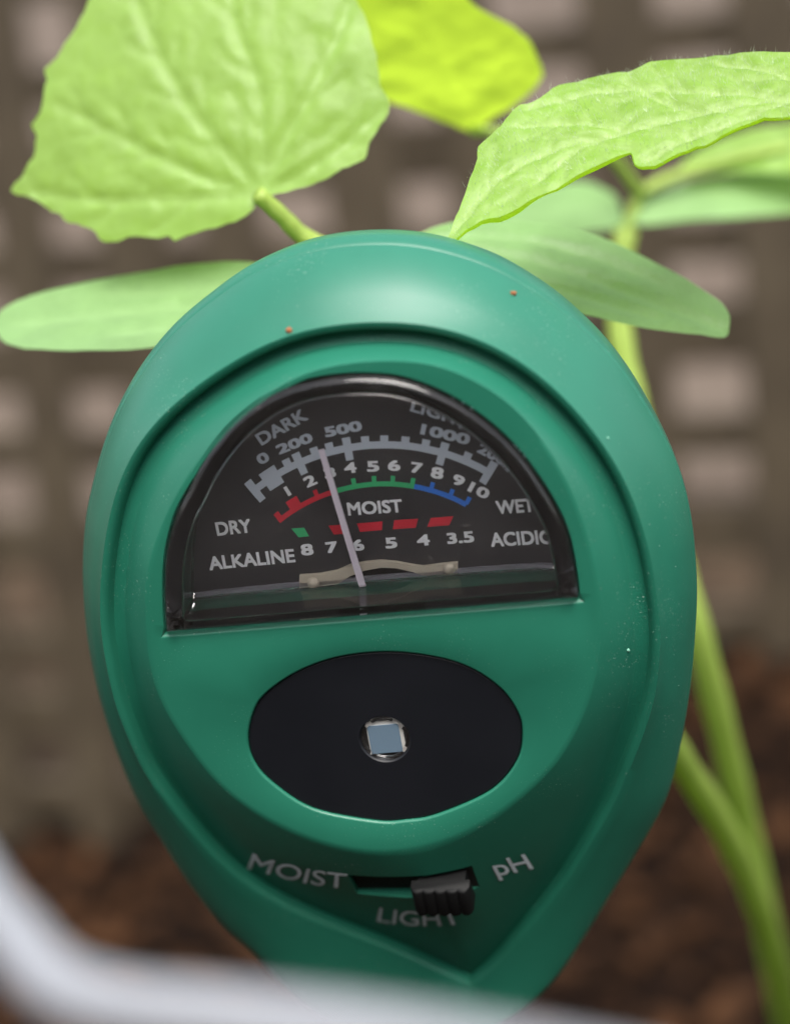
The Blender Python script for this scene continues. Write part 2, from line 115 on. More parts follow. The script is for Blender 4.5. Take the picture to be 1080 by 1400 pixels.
D['rail'] = [[-10.2,-99.42,297.0],[-6.71,-104.03,297.0],[-3.81,-107.9,297.0],[-0.76,-110.44,297.0],[3.33,-111.78,297.0],[7.54,-112.43,297.0],[17.78,-114.49,297.0],[29.33,-117.85,297.0],[39.95,-120.87,297.0]]
D['M'] = [[0.999215,-0.015152,-0.036596],[0.014915,0.999866,-0.006737],[0.036693,0.006186,0.999307]]

# ------------------------------------------------------------------ helpers
rng = random.Random(7)

def link(o, parent=None):
    C.objects.link(o)
    if parent is not None:
        o.parent = parent
    return o

def tag(o, label=None, cat=None, group=None, kind=None):
    if label: o['label'] = label
    if cat: o['category'] = cat
    if group: o['group'] = group
    if kind: o['kind'] = kind
    return o

def thing(name, label, cat, loc=(0, 0, 0), group=None):
    o = bpy.data.objects.new(name, None)
    o.empty_display_size = 0.01
    o.location = loc
    link(o)
    return tag(o, label, cat, group)

def mk(name, verts, faces, mat, parent=None, smooth=True, sharp=None):
    me = bpy.data.meshes.new(name)
    me.from_pydata([tuple(v) for v in verts], [], faces)
    me.update()
    if smooth:
        me.polygons.foreach_set('use_smooth', [True] * len(me.polygons))
        if sharp: me.set_sharp_from_angle(angle=math.radians(sharp))
    if mat: me.materials.append(mat)
    return link(bpy.data.objects.new(name, me), parent)

def mk_bm(name, bm, mat, parent=None, smooth=True, sharp=None):
    bmesh.ops.recalc_face_normals(bm, faces=bm.faces)
    me = bpy.data.meshes.new(name)
    bm.to_mesh(me)
    bm.free()
    if smooth:
        me.polygons.foreach_set('use_smooth', [True] * len(me.polygons))
        if sharp: me.set_sharp_from_angle(angle=math.radians(sharp))
    if mat: me.materials.append(mat)
    return link(bpy.data.objects.new(name, me), parent)

def catmull(pts, closed, sub=8):
    pts = [np.array(p, float) for p in pts]
    n = len(pts)
    out = []
    for i in range(n if closed else n - 1):
        if closed:
            p0, p1, p2, p3 = pts[(i - 1) % n], pts[i], pts[(i + 1) % n], pts[(i + 2) % n]
        else:
            p1, p2 = pts[i], pts[i + 1]
            p0 = pts[i - 1] if i > 0 else 2 * p1 - p2
            p3 = pts[i + 2] if i + 2 < n else 2 * p2 - p1
        for k in range(sub):
            t = k / sub
            out.append(0.5 * (2 * p1 + (p2 - p0) * t + (2 * p0 - 5 * p1 + 4 * p2 - p3) * t * t + (3 * p1 - p0 - 3 * p2 + p3) * t ** 3))
    if not closed:
        out.append(pts[-1])
    return np.array(out)

def offset_poly(pts, d):
    """move a closed 2D loop outwards by d"""
    p = np.array(pts, float)[:, :2]
    area = 0.5 * np.sum(p[:, 0] * np.roll(p[:, 1], -1) - np.roll(p[:, 0], -1) * p[:, 1])
    s = 1.0 if area > 0 else -1.0
    e1 = p - np.roll(p, 1, 0)
    e2 = np.roll(p, -1, 0) - p
    n1 = np.stack([e1[:, 1], -e1[:, 0]], 1); n1 /= np.maximum(np.linalg.norm(n1, axis=1, keepdims=True), 1e-9)
    n2 = np.stack([e2[:, 1], -e2[:, 0]], 1); n2 /= np.maximum(np.linalg.norm(n2, axis=1, keepdims=True), 1e-9)
    m = n1 + n2
    m /= np.maximum(np.sum(m * n1, 1, keepdims=True), 0.5)
    if hasattr(d, '__len__'): d = np.array(d)[:, None]
    return p + s * d * m

def inside(pts, q):
    x, y = q
    c = False
    n = len(pts)
    j = n - 1
    for i in range(n):
        xi, yi = pts[i][0], pts[i][1]
        xj, yj = pts[j][0], pts[j][1]
        if (yi > y) != (yj > y) and x < (xj - xi) * (y - yi) / (yj - yi) + xi:
            c = not c
        j = i
    return c

def cdt(loops, extra=()):
    """triangulate the first loop minus the others; returns 2D verts, faces"""
    vs, es = [], []
    for lp in loops:
        b = len(vs)
        vs += [Vector((float(p[0]), float(p[1]))) for p in lp]
        es += [(b + i, b + (i + 1) % len(lp)) for i in range(len(lp))]
    vs += [Vector((float(p[0]), float(p[1]))) for p in extra]
    ov, oe, of, *_ = delaunay_2d_cdt(vs, es, [], 0, 1e-6)
    faces = []
    for f in of:
        c = (sum((ov[i].x for i in f)) / len(f), sum((ov[i].y for i in f)) / len(f))
        if inside(loops[0], c) and not any(inside(l, c) for l in loops[1:]):
            faces.append(tuple(f))
    return ov, faces

def tube(path, radii, seg=12, cap=True):
    path = [Vector(p) for p in path]
    n = len(path)
    vs, fs = [], []
    prev = None
    for i, p in enumerate(path):
        t = (path[min(i + 1, n - 1)] - path[max(i - 1, 0)]).normalized()
        a = Vector((0, 0, 1)) if prev is None and abs(t.z) < .9 else (Vector((1, 0, 0)) if prev is None else prev)
        a = (a - t * a.dot(t)).normalized()
        prev = a
        b = t.cross(a)
        r = radii[i] if hasattr(radii, '__len__') else radii
        for k in range(seg):
            th = 2 * math.pi * k / seg
            vs.append(p + (a * math.cos(th) + b * math.sin(th)) * r)
    for i in range(n - 1):
        for k in range(seg):
            fs.append((i * seg + k, i * seg + (k + 1) % seg, (i + 1) * seg + (k + 1) % seg, (i + 1) * seg + k))
    if cap:
        fs.append(tuple(range(seg - 1, -1, -1)))
        fs.append(tuple((n - 1) * seg + k for k in range(seg)))
    return vs, fs

# ------------------------------------------------------------------ materials
def mat_new(name):
    m = bpy.data.materials.new(name)
    m.use_nodes = True
    nt = m.node_tree
    return m, nt, nt.nodes['Principled BSDF'], nt.nodes['Material Output']

def node(nt, kind, **kw):
    n = nt.nodes.new(kind)
    for k, v in kw.items():
        if k in n.inputs: n.inputs[k].default_value = v
        else: setattr(n, k, v)
    return n

def ramp(nt, fac, stops):
    r = nt.nodes.new('ShaderNodeValToRGB')
    while len(r.color_ramp.elements) < len(stops): r.color_ramp.elements.new(0.5)
    for e, (p, c) in zip(r.color_ramp.elements, stops):
        e.position = p
        e.color = (c[0], c[1], c[2], 1)
    nt.links.new(fac, r.inputs[0])
    return r

def simple(name, col, rough=0.5, spec=0.5, metallic=0.0):
    m, nt, b, o = mat_new(name)
    b.inputs['Base Color'].default_value = (*col, 1)
    b.inputs['Roughness'].default_value = rough
    b.inputs['Specular IOR Level'].default_value = spec
    b.inputs['Metallic'].default_value = metallic
    return m

def mat_plastic(name, col, rough, grain, speck=True, grainscale=9000):
    m, nt, b, o = mat_new(name)
    tc = node(nt, 'ShaderNodeTexCoord')
    big = node(nt, 'ShaderNodeTexNoise', Scale=90.0, Detail=5.0, Roughness=0.6)
    nt.links.new(tc.outputs['Object'], big.inputs['Vector'])
    cr = ramp(nt, big.outputs[0], [(0.3, [c * 0.93 for c in col]), (0.7, [min(1, c * 1.05) for c in col])])
    last = cr.outputs[0]
    if speck:   # pale dust grains and scuffs lying on the plastic
        dust = node(nt, 'ShaderNodeTexNoise', Scale=5200.0, Detail=2.0)
        patch = node(nt, 'ShaderNodeTexNoise', Scale=150.0, Detail=4.0)
        nt.links.new(tc.outputs['Object'], dust.inputs['Vector'])
        nt.links.new(tc.outputs['Object'], patch.inputs['Vector'])
        m1 = node(nt, 'ShaderNodeMapRange'); m1.inputs[1].default_value = 0.665; m1.inputs[2].default_value = 0.74
        m2 = node(nt, 'ShaderNodeMapRange'); m2.inputs[1].default_value = 0.47; m2.inputs[2].default_value = 0.66
        nt.links.new(dust.outputs[0], m1.inputs[0]); nt.links.new(patch.outputs[0], m2.inputs[0])
        mul = node(nt, 'ShaderNodeMath', operation='MULTIPLY')
        nt.links.new(m1.outputs[0], mul.inputs[0]); nt.links.new(m2.outputs[0], mul.inputs[1])
        mx = node(nt, 'ShaderNodeMix', data_type='RGBA')
        mx.inputs[7].default_value = (0.35, 0.5, 0.42, 1)
        nt.links.new(mul.outputs[0], mx.inputs[0]); nt.links.new(last, mx.inputs[6])
        last = mx.outputs[2]
    nt.links.new(last, b.inputs['Base Color'])
    rr = node(nt, 'ShaderNodeMapRange'); rr.inputs[3].default_value = rough * 0.85; rr.inputs[4].default_value = rough * 1.2
    nt.links.new(big.outputs[0], rr.inputs[0]); nt.links.new(rr.outputs[0], b.inputs['Roughness'])
    gr = node(nt, 'ShaderNodeTexNoise', Scale=float(grainscale), Detail=2.0)
    nt.links.new(tc.outputs['Object'], gr.inputs['Vector'])
    bp = node(nt, 'ShaderNodeBump', Strength=grain, Distance=0.00003)
    nt.links.new(gr.outputs[0], bp.inputs['Height']); nt.links.new(bp.outputs[0], b.inputs['Normal'])
    return m

M_green = mat_plastic('green_plastic', (0.018, 0.157, 0.098), 0.36, 0.25)
M_green_rough = mat_plastic('green_plastic_textured', (0.012, 0.155, 0.095), 0.5, 1.0, True, 3500)
M_black = mat_plastic('black_plastic', (0.004, 0.0047, 0.0075), 0.5, 0.25, False)
M_knob = mat_plastic('black_knob', (0.004, 0.004, 0.004), 0.55, 0.3, False)
M_knob.node_tree.nodes['Principled BSDF'].inputs['Specular IOR Level'].default_value = 0.22
M_dial = mat_plastic('dial_card', (0.042, 0.041, 0.044), 0.6, 0.1, False)
M_print = simple('pale_print', (0.90, 0.94, 0.96), 0.6, 0.3)
M_scale = simple('grey_blue_print', (0.58, 0.66, 0.74), 0.6, 0.3)
M_red = simple('red_print', (0.72, 0.035, 0.06), 0.6, 0.3)
M_grn = simple('green_print', (0.05, 0.52, 0.20), 0.6, 0.3)
M_blue = simple('blue_print', (0.04, 0.22, 0.80), 0.6, 0.3)
M_caseprint = simple('case_print', (0.74, 0.80, 0.82), 0.6, 0.3)
M_needle = simple('needle_paint', (0.80, 0.74, 0.84), 0.5)
M_cream = simple('cream_plastic', (0.55, 0.50, 0.40), 0.45)
M_dark = simple('dark_cavity', (0.010, 0.008, 0.007), 0.7)
M_steel = simple('bare_steel', (0.45, 0.45, 0.44), 0.3, 0.5, 1.0)
M_cell = simple('blue_cell', (0.13, 0.19, 0.25), 0.25, 0.6)
M_lip = simple('frosted_edge', (0.20, 0.20, 0.23), 0.5)
M_dust = simple('grey_dust', (0.16, 0.30, 0.24), 0.9)
M_fleck = simple('pale_green_fleck', (0.22, 0.50, 0.38), 0.7)
M_crumb = simple('orange_crumb', (0.32, 0.12, 0.05), 0.9)
M_tin = simple('tin_edge', (0.72, 0.70, 0.66), 0.35, 0.5, 0.3)

def mat_clear():
    m, nt, b, o = mat_new('clear_plastic')
    nt.nodes.remove(b)
    g = node(nt, 'ShaderNodeBsdfGlass', IOR=1.46, Roughness=0.012)
    g.inputs['Color'].default_value = (0.97, 0.965, 0.97, 1)
    tc = node(nt, 'ShaderNodeTexCoord')
    n = node(nt, 'ShaderNodeTexNoise', Scale=260.0, Detail=3.0)
    nt.links.new(tc.outputs['Object'], n.inputs['Vector'])
    bp = node(nt, 'ShaderNodeBump', Strength=0.12, Distance=0.0001)
    nt.links.new(n.outputs[0], bp.inputs['Height']); nt.links.new(bp.outputs[0], g.inputs['Normal'])
    dust = node(nt, 'ShaderNodeTexNoise', Scale=2600.0, Detail=3.0)      # dust grains on the plastic
    patch = node(nt, 'ShaderNodeTexNoise', Scale=120.0, Detail=3.0)
    nt.links.new(tc.outputs['Object'], dust.inputs['Vector']); nt.links.new(tc.outputs['Object'], patch.inputs['Vector'])
    m1 = node(nt, 'ShaderNodeMapRange'); m1.inputs[1].default_value = 0.66; m1.inputs[2].default_value = 0.76; m1.inputs[4].default_value = 0.5
    m2 = node(nt, 'ShaderNodeMapRange'); m2.inputs[1].default_value = 0.45; m2.inputs[2].default_value = 0.75
    nt.links.new(dust.outputs[0], m1.inputs[0]); nt.links.new(patch.outputs[0], m2.inputs[0])
    mul = node(nt, 'ShaderNodeMath', operation='MULTIPLY')
    nt.links.new(m1.outputs[0], mul.inputs[0]); nt.links.new(m2.outputs[0], mul.inputs[1])
    film = node(nt, 'ShaderNodeMath', operation='MULTIPLY_ADD'); film.inputs[1].default_value = 0.03
    nt.links.new(patch.outputs[0], film.inputs[0]); nt.links.new(mul.outputs[0], film.inputs[2])
    df_ = node(nt, 'ShaderNodeBsdfDiffuse'); df_.inputs['Color'].default_value = (0.42, 0.38, 0.35, 1)
    ms = node(nt, 'ShaderNodeMixShader')
    nt.links.new(film.outputs[0], ms.inputs[0]); nt.links.new(g.outputs[0], ms.inputs[1]); nt.links.new(df_.outputs[0], ms.inputs[2])
    nt.links.new(ms.outputs[0], o.inputs['Surface'])
    return m
M_clear = mat_clear()

def mat_leaf(name, base, vein, trans, tw=0.5, rough=0.42, quilt=0.6, qscale=650.0):
    m, nt, b, o = mat_new(name)
    tc = node(nt, 'ShaderNodeTexCoord')
    at = node(nt, 'ShaderNodeAttribute', attribute_name='vein')
    n1 = node(nt, 'ShaderNodeTexNoise', Scale=110.0, Detail=6.0, Roughness=0.65)
    nt.links.new(tc.outputs['Object'], n1.inputs['Vector'])
    cr = ramp(nt, n1.outputs[0], [(0.25, [c * 0.70 for c in base]), (0.75, [c * 1.15 for c in base])])
    mx = node(nt, 'ShaderNodeMix', data_type='RGBA')
    mx.inputs[7].default_value = (*vein, 1)
    nt.links.new(at.outputs['Fac'], mx.inputs[0]); nt.links.new(cr.outputs[0], mx.inputs[6])
    vo = node(nt, 'ShaderNodeTexVoronoi', Scale=qscale, feature='DISTANCE_TO_EDGE')
    wv = node(nt, 'ShaderNodeTexNoise', Scale=300.0, Detail=2.0)
    nt.links.new(tc.outputs['Object'], wv.inputs['Vector'])
    mv = node(nt, 'ShaderNodeMix', data_type='VECTOR'); mv.inputs[0].default_value = 0.002
    nt.links.new(tc.outputs['Object'], mv.inputs[4]); nt.links.new(wv.outputs['Color'], mv.inputs[5])
    nt.links.new(mv.outputs[1], vo.inputs['Vector'])
    sm = node(nt, 'ShaderNodeMapRange'); sm.inputs[2].default_value = 0.35
    sm.interpolation_type = 'SMOOTHSTEP'
    nt.links.new(vo.outputs['Distance'], sm.inputs[0])
    net = node(nt, 'ShaderNodeMix', data_type='RGBA', blend_type='MIX')   # fine net of paler veins
    inv = node(nt, 'ShaderNodeMath', operation='MULTIPLY_ADD'); inv.inputs[1].default_value = -0.35; inv.inputs[2].default_value = 0.35
    nt.links.new(sm.outputs[0], inv.inputs[0]); nt.links.new(inv.outputs[0], net.inputs[0])
    nt.links.new(mx.outputs[2], net.inputs[6]); net.inputs[7].default_value = (*vein, 1)
    nt.links.new(net.outputs[2], b.inputs['Base Color'])
    b.inputs['Roughness'].default_value = rough
    b.inputs['Specular IOR Level'].default_value = 0.4
    bp = node(nt, 'ShaderNodeBump', Strength=quilt, Distance=0.00025)
    nt.links.new(sm.outputs[0], bp.inputs['Height'])
    nt.links.new(bp.outputs[0], b.inputs['Normal'])
    tr = node(nt, 'ShaderNodeBsdfTranslucent')
    tint = node(nt, 'ShaderNodeMix', data_type='RGBA', blend_type='MULTIPLY'); tint.inputs[0].default_value = 0.35
    tint.inputs[6].default_value = (*trans, 1)
    nt.links.new(cr.outputs[0], tint.inputs[7])
    tint.inputs[0].default_value = 0.0
    nt.links.new(tint.outputs[2], tr.inputs['Color']); nt.links.new(bp.outputs[0], tr.inputs['Normal'])
    ms = node(nt, 'ShaderNodeMixShader'); ms.inputs[0].default_value = tw
    nt.links.new(b.outputs[0], ms.inputs[1]); nt.links.new(tr.outputs[0], ms.inputs[2])
    nt.links.new(ms.outputs[0], o.inputs['Surface'])
    return m
M_leaf = mat_leaf('young_leaf', (0.33, 0.55, 0.11), (0.38, 0.60, 0.16), (0.56, 0.78, 0.07), 0.5, 0.40, 0.09, 380.0)
M_leaf_c = mat_leaf('hairy_leaf', (0.30, 0.53, 0.08), (0.46, 0.66, 0.22), (0.54, 0.78, 0.05), 0.5, 0.40, 0.26, 330.0)
M_leaf_glow = mat_leaf('backlit_leaf', (0.50, 0.68, 0.05), (0.52, 0.70, 0.08), (0.66, 0.92, 0.06), 0.75, 0.5, 0.12, 420.0)  # backlit glow put into a yellower, brighter leaf colour
M_cot = mat_leaf('cotyledon_leaf', (0.24, 0.42, 0.15), (0.29, 0.48, 0.19), (0.32, 0.62, 0.07), 0.3, 0.36, 0.15, 1500.0)
M_stem = mat_leaf('green_stem', (0.44, 0.58, 0.12), (0.46, 0.60, 0.17), (0.55, 0.75, 0.10), 0.35, 0.45, 0.1, 900.0)
M_hair = simple('leaf_hair', (0.75, 0.85, 0.65), 0.6)

def mat_soil():
    m, nt, b, o = mat_new('potting_soil')
    tc = node(nt, 'ShaderNodeTexCoord')
    n = node(nt, 'ShaderNodeTexNoise', Scale=70.0, Detail=8.0, Roughness=0.7)
    nt.links.new(tc.outputs['Object'], n.inputs['Vector'])
    cr = ramp(nt, n.outputs[0], [(0.3, (0.004, 0.0025, 0.002)), (0.52, (0.011, 0.006, 0.004)), (0.72, (0.026, 0.013, 0.007))])
    nt.links.new(cr.outputs[0], b.inputs['Base Color'])
    b.inputs['Roughness'].default_value = 1.0
    b.inputs['Specular IOR Level'].default_value = 0.06
    bp = node(nt, 'ShaderNodeBump', Strength=1.0, Distance=0.004)
    nt.links.new(n.outputs[0], bp.inputs['Height']); nt.links.new(bp.outputs[0], b.inputs['Normal'])
    return m
M_soil = mat_soil()

def mat_chip(name, a, c):
    m, nt, b, o = mat_new(name)
    tc = node(nt, 'ShaderNodeTexCoord')
    n = node(nt, 'ShaderNodeTexNoise', Scale=55.0, Detail=4.0)
    nt.links.new(tc.outputs['Object'], n.inputs['Vector'])
    cr = ramp(nt, n.outputs[0], [(0.35, a), (0.65, c)])
    nt.links.new(cr.outputs[0], b.inputs['Base Color'])
    b.inputs['Roughness'].default_value = 0.9
    b.inputs['Specular IOR Level'].default_value = 0.1
    return m
M_chip = mat_chip('bark_chips', (0.010, 0.0055, 0.0035), (0.075, 0.034, 0.015))

def mat_slat():
    m, nt, b, o = mat_new('weathered_slat')
    tc = node(nt, 'ShaderNodeTexCoord')
    n = node(nt, 'ShaderNodeTexNoise', Scale=22.0, Detail=6.0, Roughness=0.6)
    nt.links.new(tc.outputs['Object'], n.inputs['Vector'])
    cr = ramp(nt, n.outputs[0], [(0.3, (0.036, 0.025, 0.014)), (0.55, (0.078, 0.058, 0.034)), (0.75, (0.125, 0.100, 0.066))])
    nt.links.new(cr.outputs[0], b.inputs['Base Color'])
    b.inputs['Roughness'].default_value = 0.75
    return m
M_slat = mat_slat()

def mat_pave():
    m, nt, b, o = mat_new('pale_paving')
    tc = node(nt, 'ShaderNodeTexCoord')
    n = node(nt, 'ShaderNodeTexNoise', Scale=14.0, Detail=6.0, Roughness=0.6)
    nt.links.new(tc.outputs['Object'], n.inputs['Vector'])
    cr = ramp(nt, n.outputs[0], [(0.3, (0.058, 0.038, 0.025)), (0.5, (0.098, 0.070, 0.050)), (0.72, (0.140, 0.110, 0.084))])
    nt.links.new(cr.outputs[0], b.inputs['Base Color'])
    b.inputs['Roughness'].default_value = 0.9
    return m
M_pave = mat_pave()
M_shade_earth = mat_chip('shade_tan_earth', (0.035, 0.022, 0.013), (0.105, 0.072, 0.046))  # darker tan that carries the shade near the trellis
M_rail = mat_plastic('white_coating', (0.27, 0.28, 0.305), 0.4, 0.1, False)

# ================================================================== the setting
def soil_z(x, y):
    """height of the soil in metres"""
    mx = max(0.0, min(1.0, (x + 0.18) / 0.24)); mx = mx * mx * (3 - 2 * mx)
    my = max(0.0, min(1.0, (y - 0.27) / 0.18)); my = my * my * (3 - 2 * my)
    z = my * (-0.045 + 0.072 * mx)
    if y > 0.50: z = -0.075
    p = Vector((x, y, 0))
    z += 0.006 * noise.noise(p * 22) + 0.004 * noise.noise(p * 60) + 0.002 * noise.noise(p * 150)
    return z

nx, ny = 180, 170
xs = np.concatenate([np.linspace(-3, -0.36, 14)[:-1], np.linspace(-0.36, 0.36, nx), np.linspace(0.36, 3, 14)[1:]])
ys = np.concatenate([np.linspace(-2, -0.30, 10)[:-1], np.linspace(-0.30, 0.56, ny), np.linspace(0.56, 3, 12)[1:]])
gv = [(x, y, soil_z(x, y)) for y in ys for x in xs]
gf = [(j * len(xs) + i, j * len(xs) + i + 1, (j + 1) * len(xs) + i + 1, (j + 1) * len(xs) + i) for j in range(len(ys) - 1) for i in range(len(xs) - 1)]
ground = tag(mk('ground', gv, gf, M_soil), kind='structure')
ground['label'] = 'dark brown potting soil under the seedlings'

# bark chips and crumbs mixed into the soil
cv, cf = [], []
for k in range(3000):
    x, y = rng.uniform(-0.30, 0.30), rng.uniform(-0.06, 0.475)
    s = rng.choice([0.0016, 0.0022, 0.003, 0.0045, 0.0065]) * rng.uniform(0.8, 1.3)
    z = soil_z(x, y) + s * 0.25
    R = Matrix.Rotation(rng.uniform(0, 6.28), 3, 'Z') @ Matrix.Rotation(rng.uniform(-.6, .6), 3, 'X') @ Matrix.Rotation(rng.uniform(-.6, .6), 3, 'Y')
    b = len(cv)
    for sx, sy, sz in ((-1, -1, -1), (1, -1, -1), (1, 1, -1), (-1, 1, -1), (-1, -1, 1), (1, -1, 1), (1, 1, 1), (-1, 1, 1)):
        v = Vector((sx * s * rng.uniform(.6, 1), sy * s * rng.uniform(.4, .8), sz * s * rng.uniform(.2, .45)))
        cv.append(tuple(R @ v + Vector((x, y, z))))
    cf += [(b, b + 3, b + 2, b + 1), (b + 4, b + 5, b + 6, b + 7), (b, b + 1, b + 5, b + 4), (b + 1, b + 2, b + 6, b + 5), (b + 2, b + 3, b + 7, b + 6), (b + 3, b, b + 4, b + 7)]
chips = mk('bark_chips', cv, cf, M_chip, smooth=False)
tag(chips, 'reddish brown bark chips scattered over the soil', 'bark chips', kind='stuff')

def box(x0, x1, y0, y1, z0, z1, bev=0.0):
    bm = bmesh.new()
    bmesh.ops.create_cube(bm, size=1)
    for v in bm.verts:
        v.co = Vector(((x0 + x1) / 2 + v.co.x * (x1 - x0), (y0 + y1) / 2 + v.co.y * (y1 - y0), (z0 + z1) / 2 + v.co.z * (z1 - z0)))
    if bev: bmesh.ops.bevel(bm, geom=bm.edges[:], offset=bev, segments=2, affect='EDGES', profile=0.5)
    return bm
# pale paving that shows through the trellis
pave = mk('pavement', [(-6, 0.82, -0.052), (6, 0.82, -0.052), (6, 9, -0.052), (-6, 9, -0.052)], [(0, 1, 2, 3)], M_pave, smooth=False)
tag(pave, 'pale pinkish grey paving beyond the trellis', kind='structure')
earth = mk('shade_earth_strip', [(-6, 0.495, -0.056), (6, 0.495, -0.056), (6, 0.82, -0.056), (-6, 0.82, -0.056)], [(0, 1, 2, 3)], M_shade_earth, smooth=False)  # ground strip added, trellis shade put into its darker tan
tag(earth, 'tan bare earth beyond the trellis with trellis shade in its colour', kind='structure')

BLOCKER_Y, BLOCKER_H = -0.75, 0.85
# trellis of crossing slats
TY = 0.48
trellis = thing('trellis', 'brown wooden trellis of crossing slats behind the seedlings', 'trellis', (0, TY, 0))
PX, PZ = 0.0420, 0.0335
vm = box(-0.0105, 0.0105, -0.003, 0.003, -0.09, 0.46, 0.001)
me_v = bpy.data.meshes.new('slat'); vm.to_mesh(me_v); vm.free(); me_v.materials.append(M_slat)
hm = box(-0.62, 0.62, -0.0025, 0.0025, -0.0085, 0.0085, 0.001)
me_h = bpy.data.meshes.new('slat'); hm.to_mesh(me_h); hm.free(); me_h.materials.append(M_slat)
for i in range(-13, 14):
    o = link(bpy.data.objects.new('slat', me_v), trellis)
    o.location = (i * PX + 0.004 + rng.uniform(-.005, .005), 0.0, 0)
    o.rotation_euler = (0, rng.uniform(-.03, .03), rng.uniform(-.05, .05))
    o.scale.x = rng.uniform(0.75, 1.2)
for i in range(-2, 13):
    o = link(bpy.data.objects.new('slat', me_h), trellis)
    o.location = (0, 0.0058, 0.004 + i * PZ + rng.uniform(-.004, .004))
    o.rotation_euler = (rng.uniform(-.05, .05), rng.uniform(-.015, .015), 0)
    o.scale.z = rng.uniform(0.75, 1.25)

# added, unseen board fence that shades the bed from the front (it stands behind the viewer)
blocker = thing('light_blocker', 'added unseen brown board fence shading the bed from the viewing side', 'blocker', (0, BLOCKER_Y, 0))
bd = box(-0.056, 0.056, -0.009, 0.009, -0.05, BLOCKER_H, 0.003)
me_b = bpy.data.meshes.new('board'); bd.to_mesh(me_b); bd.free(); me_b.materials.append(M_slat)
for i in range(-11, 12):
    o = link(bpy.data.objects.new('board', me_b), blocker)
    o.location = (i * 0.116, 0.006 * (i % 2), 0)

# ================================================================== the soil meter
V0 = 280.0                                   # root stands on the soil, 280 mm under the middle of the face
Mrot = Matrix(D['M'])
meter = thing('soil_meter', 'green plastic soil tester with half round dial stuck upright in the soil', 'soil meter')
mm4 = Mrot.to_4x4()
mm4.translation = Vector((0, 0, V0 * MM)) - Mrot @ Vector((0, 0, V0 * MM))
meter.matrix_world = mm4

def P3(u, v, w):                              # face coordinates (right, up, towards the viewer) -> local metres
    return Vector((u * MM, -w * MM, (v + V0) * MM))

CENT = np.array([-4.0, -13.0])
tip = np.array(D['B'][0][:2]) - CENT
TH0 = math.atan2(tip[1], tip[0])
NL = 288
THS = np.array([TH0 + 2 * math.pi * i / NL for i in range(NL)])

def polar_loop(pts, corner=False):
    """resample a measured loop (u, v, w) at the common angles"""
    dense = catmull(list(pts) + [pts[0]], False, 10)[:-1] if corner else catmull(pts, True, 10)
    a = np.arctan2(dense[:, 1] - CENT[1], dense[:, 0] - CENT[0])
    r = np.hypot(dense[:, 0] - CENT[0], dense[:, 1] - CENT[1])
    w = dense[:, 2]
    a = np.mod(a - TH0, 2 * math.pi)
    k = np.argsort(a)
    a, r, w = a[k], r[k], w[k]
    a = np.concatenate([a[-3:] - 2 * math.pi, a, a[:3] + 2 * math.pi])
    r = np.concatenate([r[-3:], r, r[:3]])
    w = np.concatenate([w[-3:], w, w[:3]])
    t = np.mod(THS - TH0, 2 * math.pi)
    rr, ww = np.interp(t, a, r), np.interp(t, a, w)
    return np.stack([CENT[0] + rr * np.cos(THS), CENT[1] + rr * np.sin(THS), ww], 1)

def radial(loop, d, dw=0.0):
    """move a loop outwards by d (mm, may be an array) along the radius and shift its depth"""
    o = loop.copy()
    o[:, 0] += d * np.cos(THS); o[:, 1] += d * np.sin(THS); o[:, 2] += dw
    return o

def smooth_loop(l, n=3, keep_tip=False):
    l = l.copy()
    t0 = l[0].copy()
    for _ in range(n):
        l = 0.25 * np.roll(l, 1, 0) + 0.5 * l + 0.25 * np.roll(l, -1, 0)
        if keep_tip: l[0] = t0
    return l

LA = smooth_loop(polar_loop(D['A']), 4)
LS = smooth_loop(polar_loop(D['S']), 4)
LB = smooth_loop(polar_loop(D['B'], True), 3, True)
LE = smooth_loop(polar_loop(D['E']), 14)
topw = np.clip((np.array([math.sin(t) for t in THS]) + 0.1) * 2.5, 0, 1)[:, None]
LB = LB * (1 - topw) + smooth_loop(LB, 60, True) * topw
down = np.clip((-THS + 0) * 0 + np.array([max(0.0, -math.sin(t)) for t in THS]), 0, 1) ** 3   # 1 towards the bottom
up = np.array([max(0.0, math.sin(t)) for t in THS])
LC = radial(LB, -0.60, -1.3 - 0.6 * up)
LD = radial(LB, -(1.9 - 0.4 * down), -0.75 - 0.6 * up)
def lerp(a, b, t, tw=None):
    o = a + (b - a) * t
    if tw is not None: o[:, 2] = a[:, 2] + (b[:, 2] - a[:, 2]) * tw
    return o
def scaled(l, s, w):
    o = l.copy()
    c = np.array([-4.0, -14.0])
    o[:, :2] = c + (o[:, :2] - c) * s
    o[:, 2] = w
    return o
loops = [scaled(LA, .30, -26.5), scaled(LA, .62, -25.6), scaled(LA, .84, -23), scaled(LA, .945, -19.5), scaled(LA, .985, -16.6), LA]
sg = radial(LS, 0.12, -0.35)
loops += [lerp(LA, sg, .75), radial(LS, 0.04, -0.26), radial(LS, -0.10, -0.16), radial(LS, 0.0, -0.04)]
for f in (0.05, 0.13, 0.24, 0.36, 0.5, 0.64, 0.78):
    ph = f * 1.25
    x, y = (1 - math.cos(ph)) / (1 - math.cos(1.25)), math.sin(ph) / math.sin(1.25)
    loops.append(lerp(LS, LB, 0.55 * f + 0.45 * x, 0.5 * f + 0.5 * y))
loops += [radial(LB, 0.62, -0.02), radial(LB, 0.35, -0.04), radial(LB, 0.1, -0.14), radial(LB, -0.12, -0.34), radial(LB, -0.30, -0.66), radial(LB, -0.43, -1.0 - 0.3 * up), LC]
loops += [radial(LC, -0.25, 0.05), lerp(LC, LD, .5), LD]
n_strip = len(loops) - 1
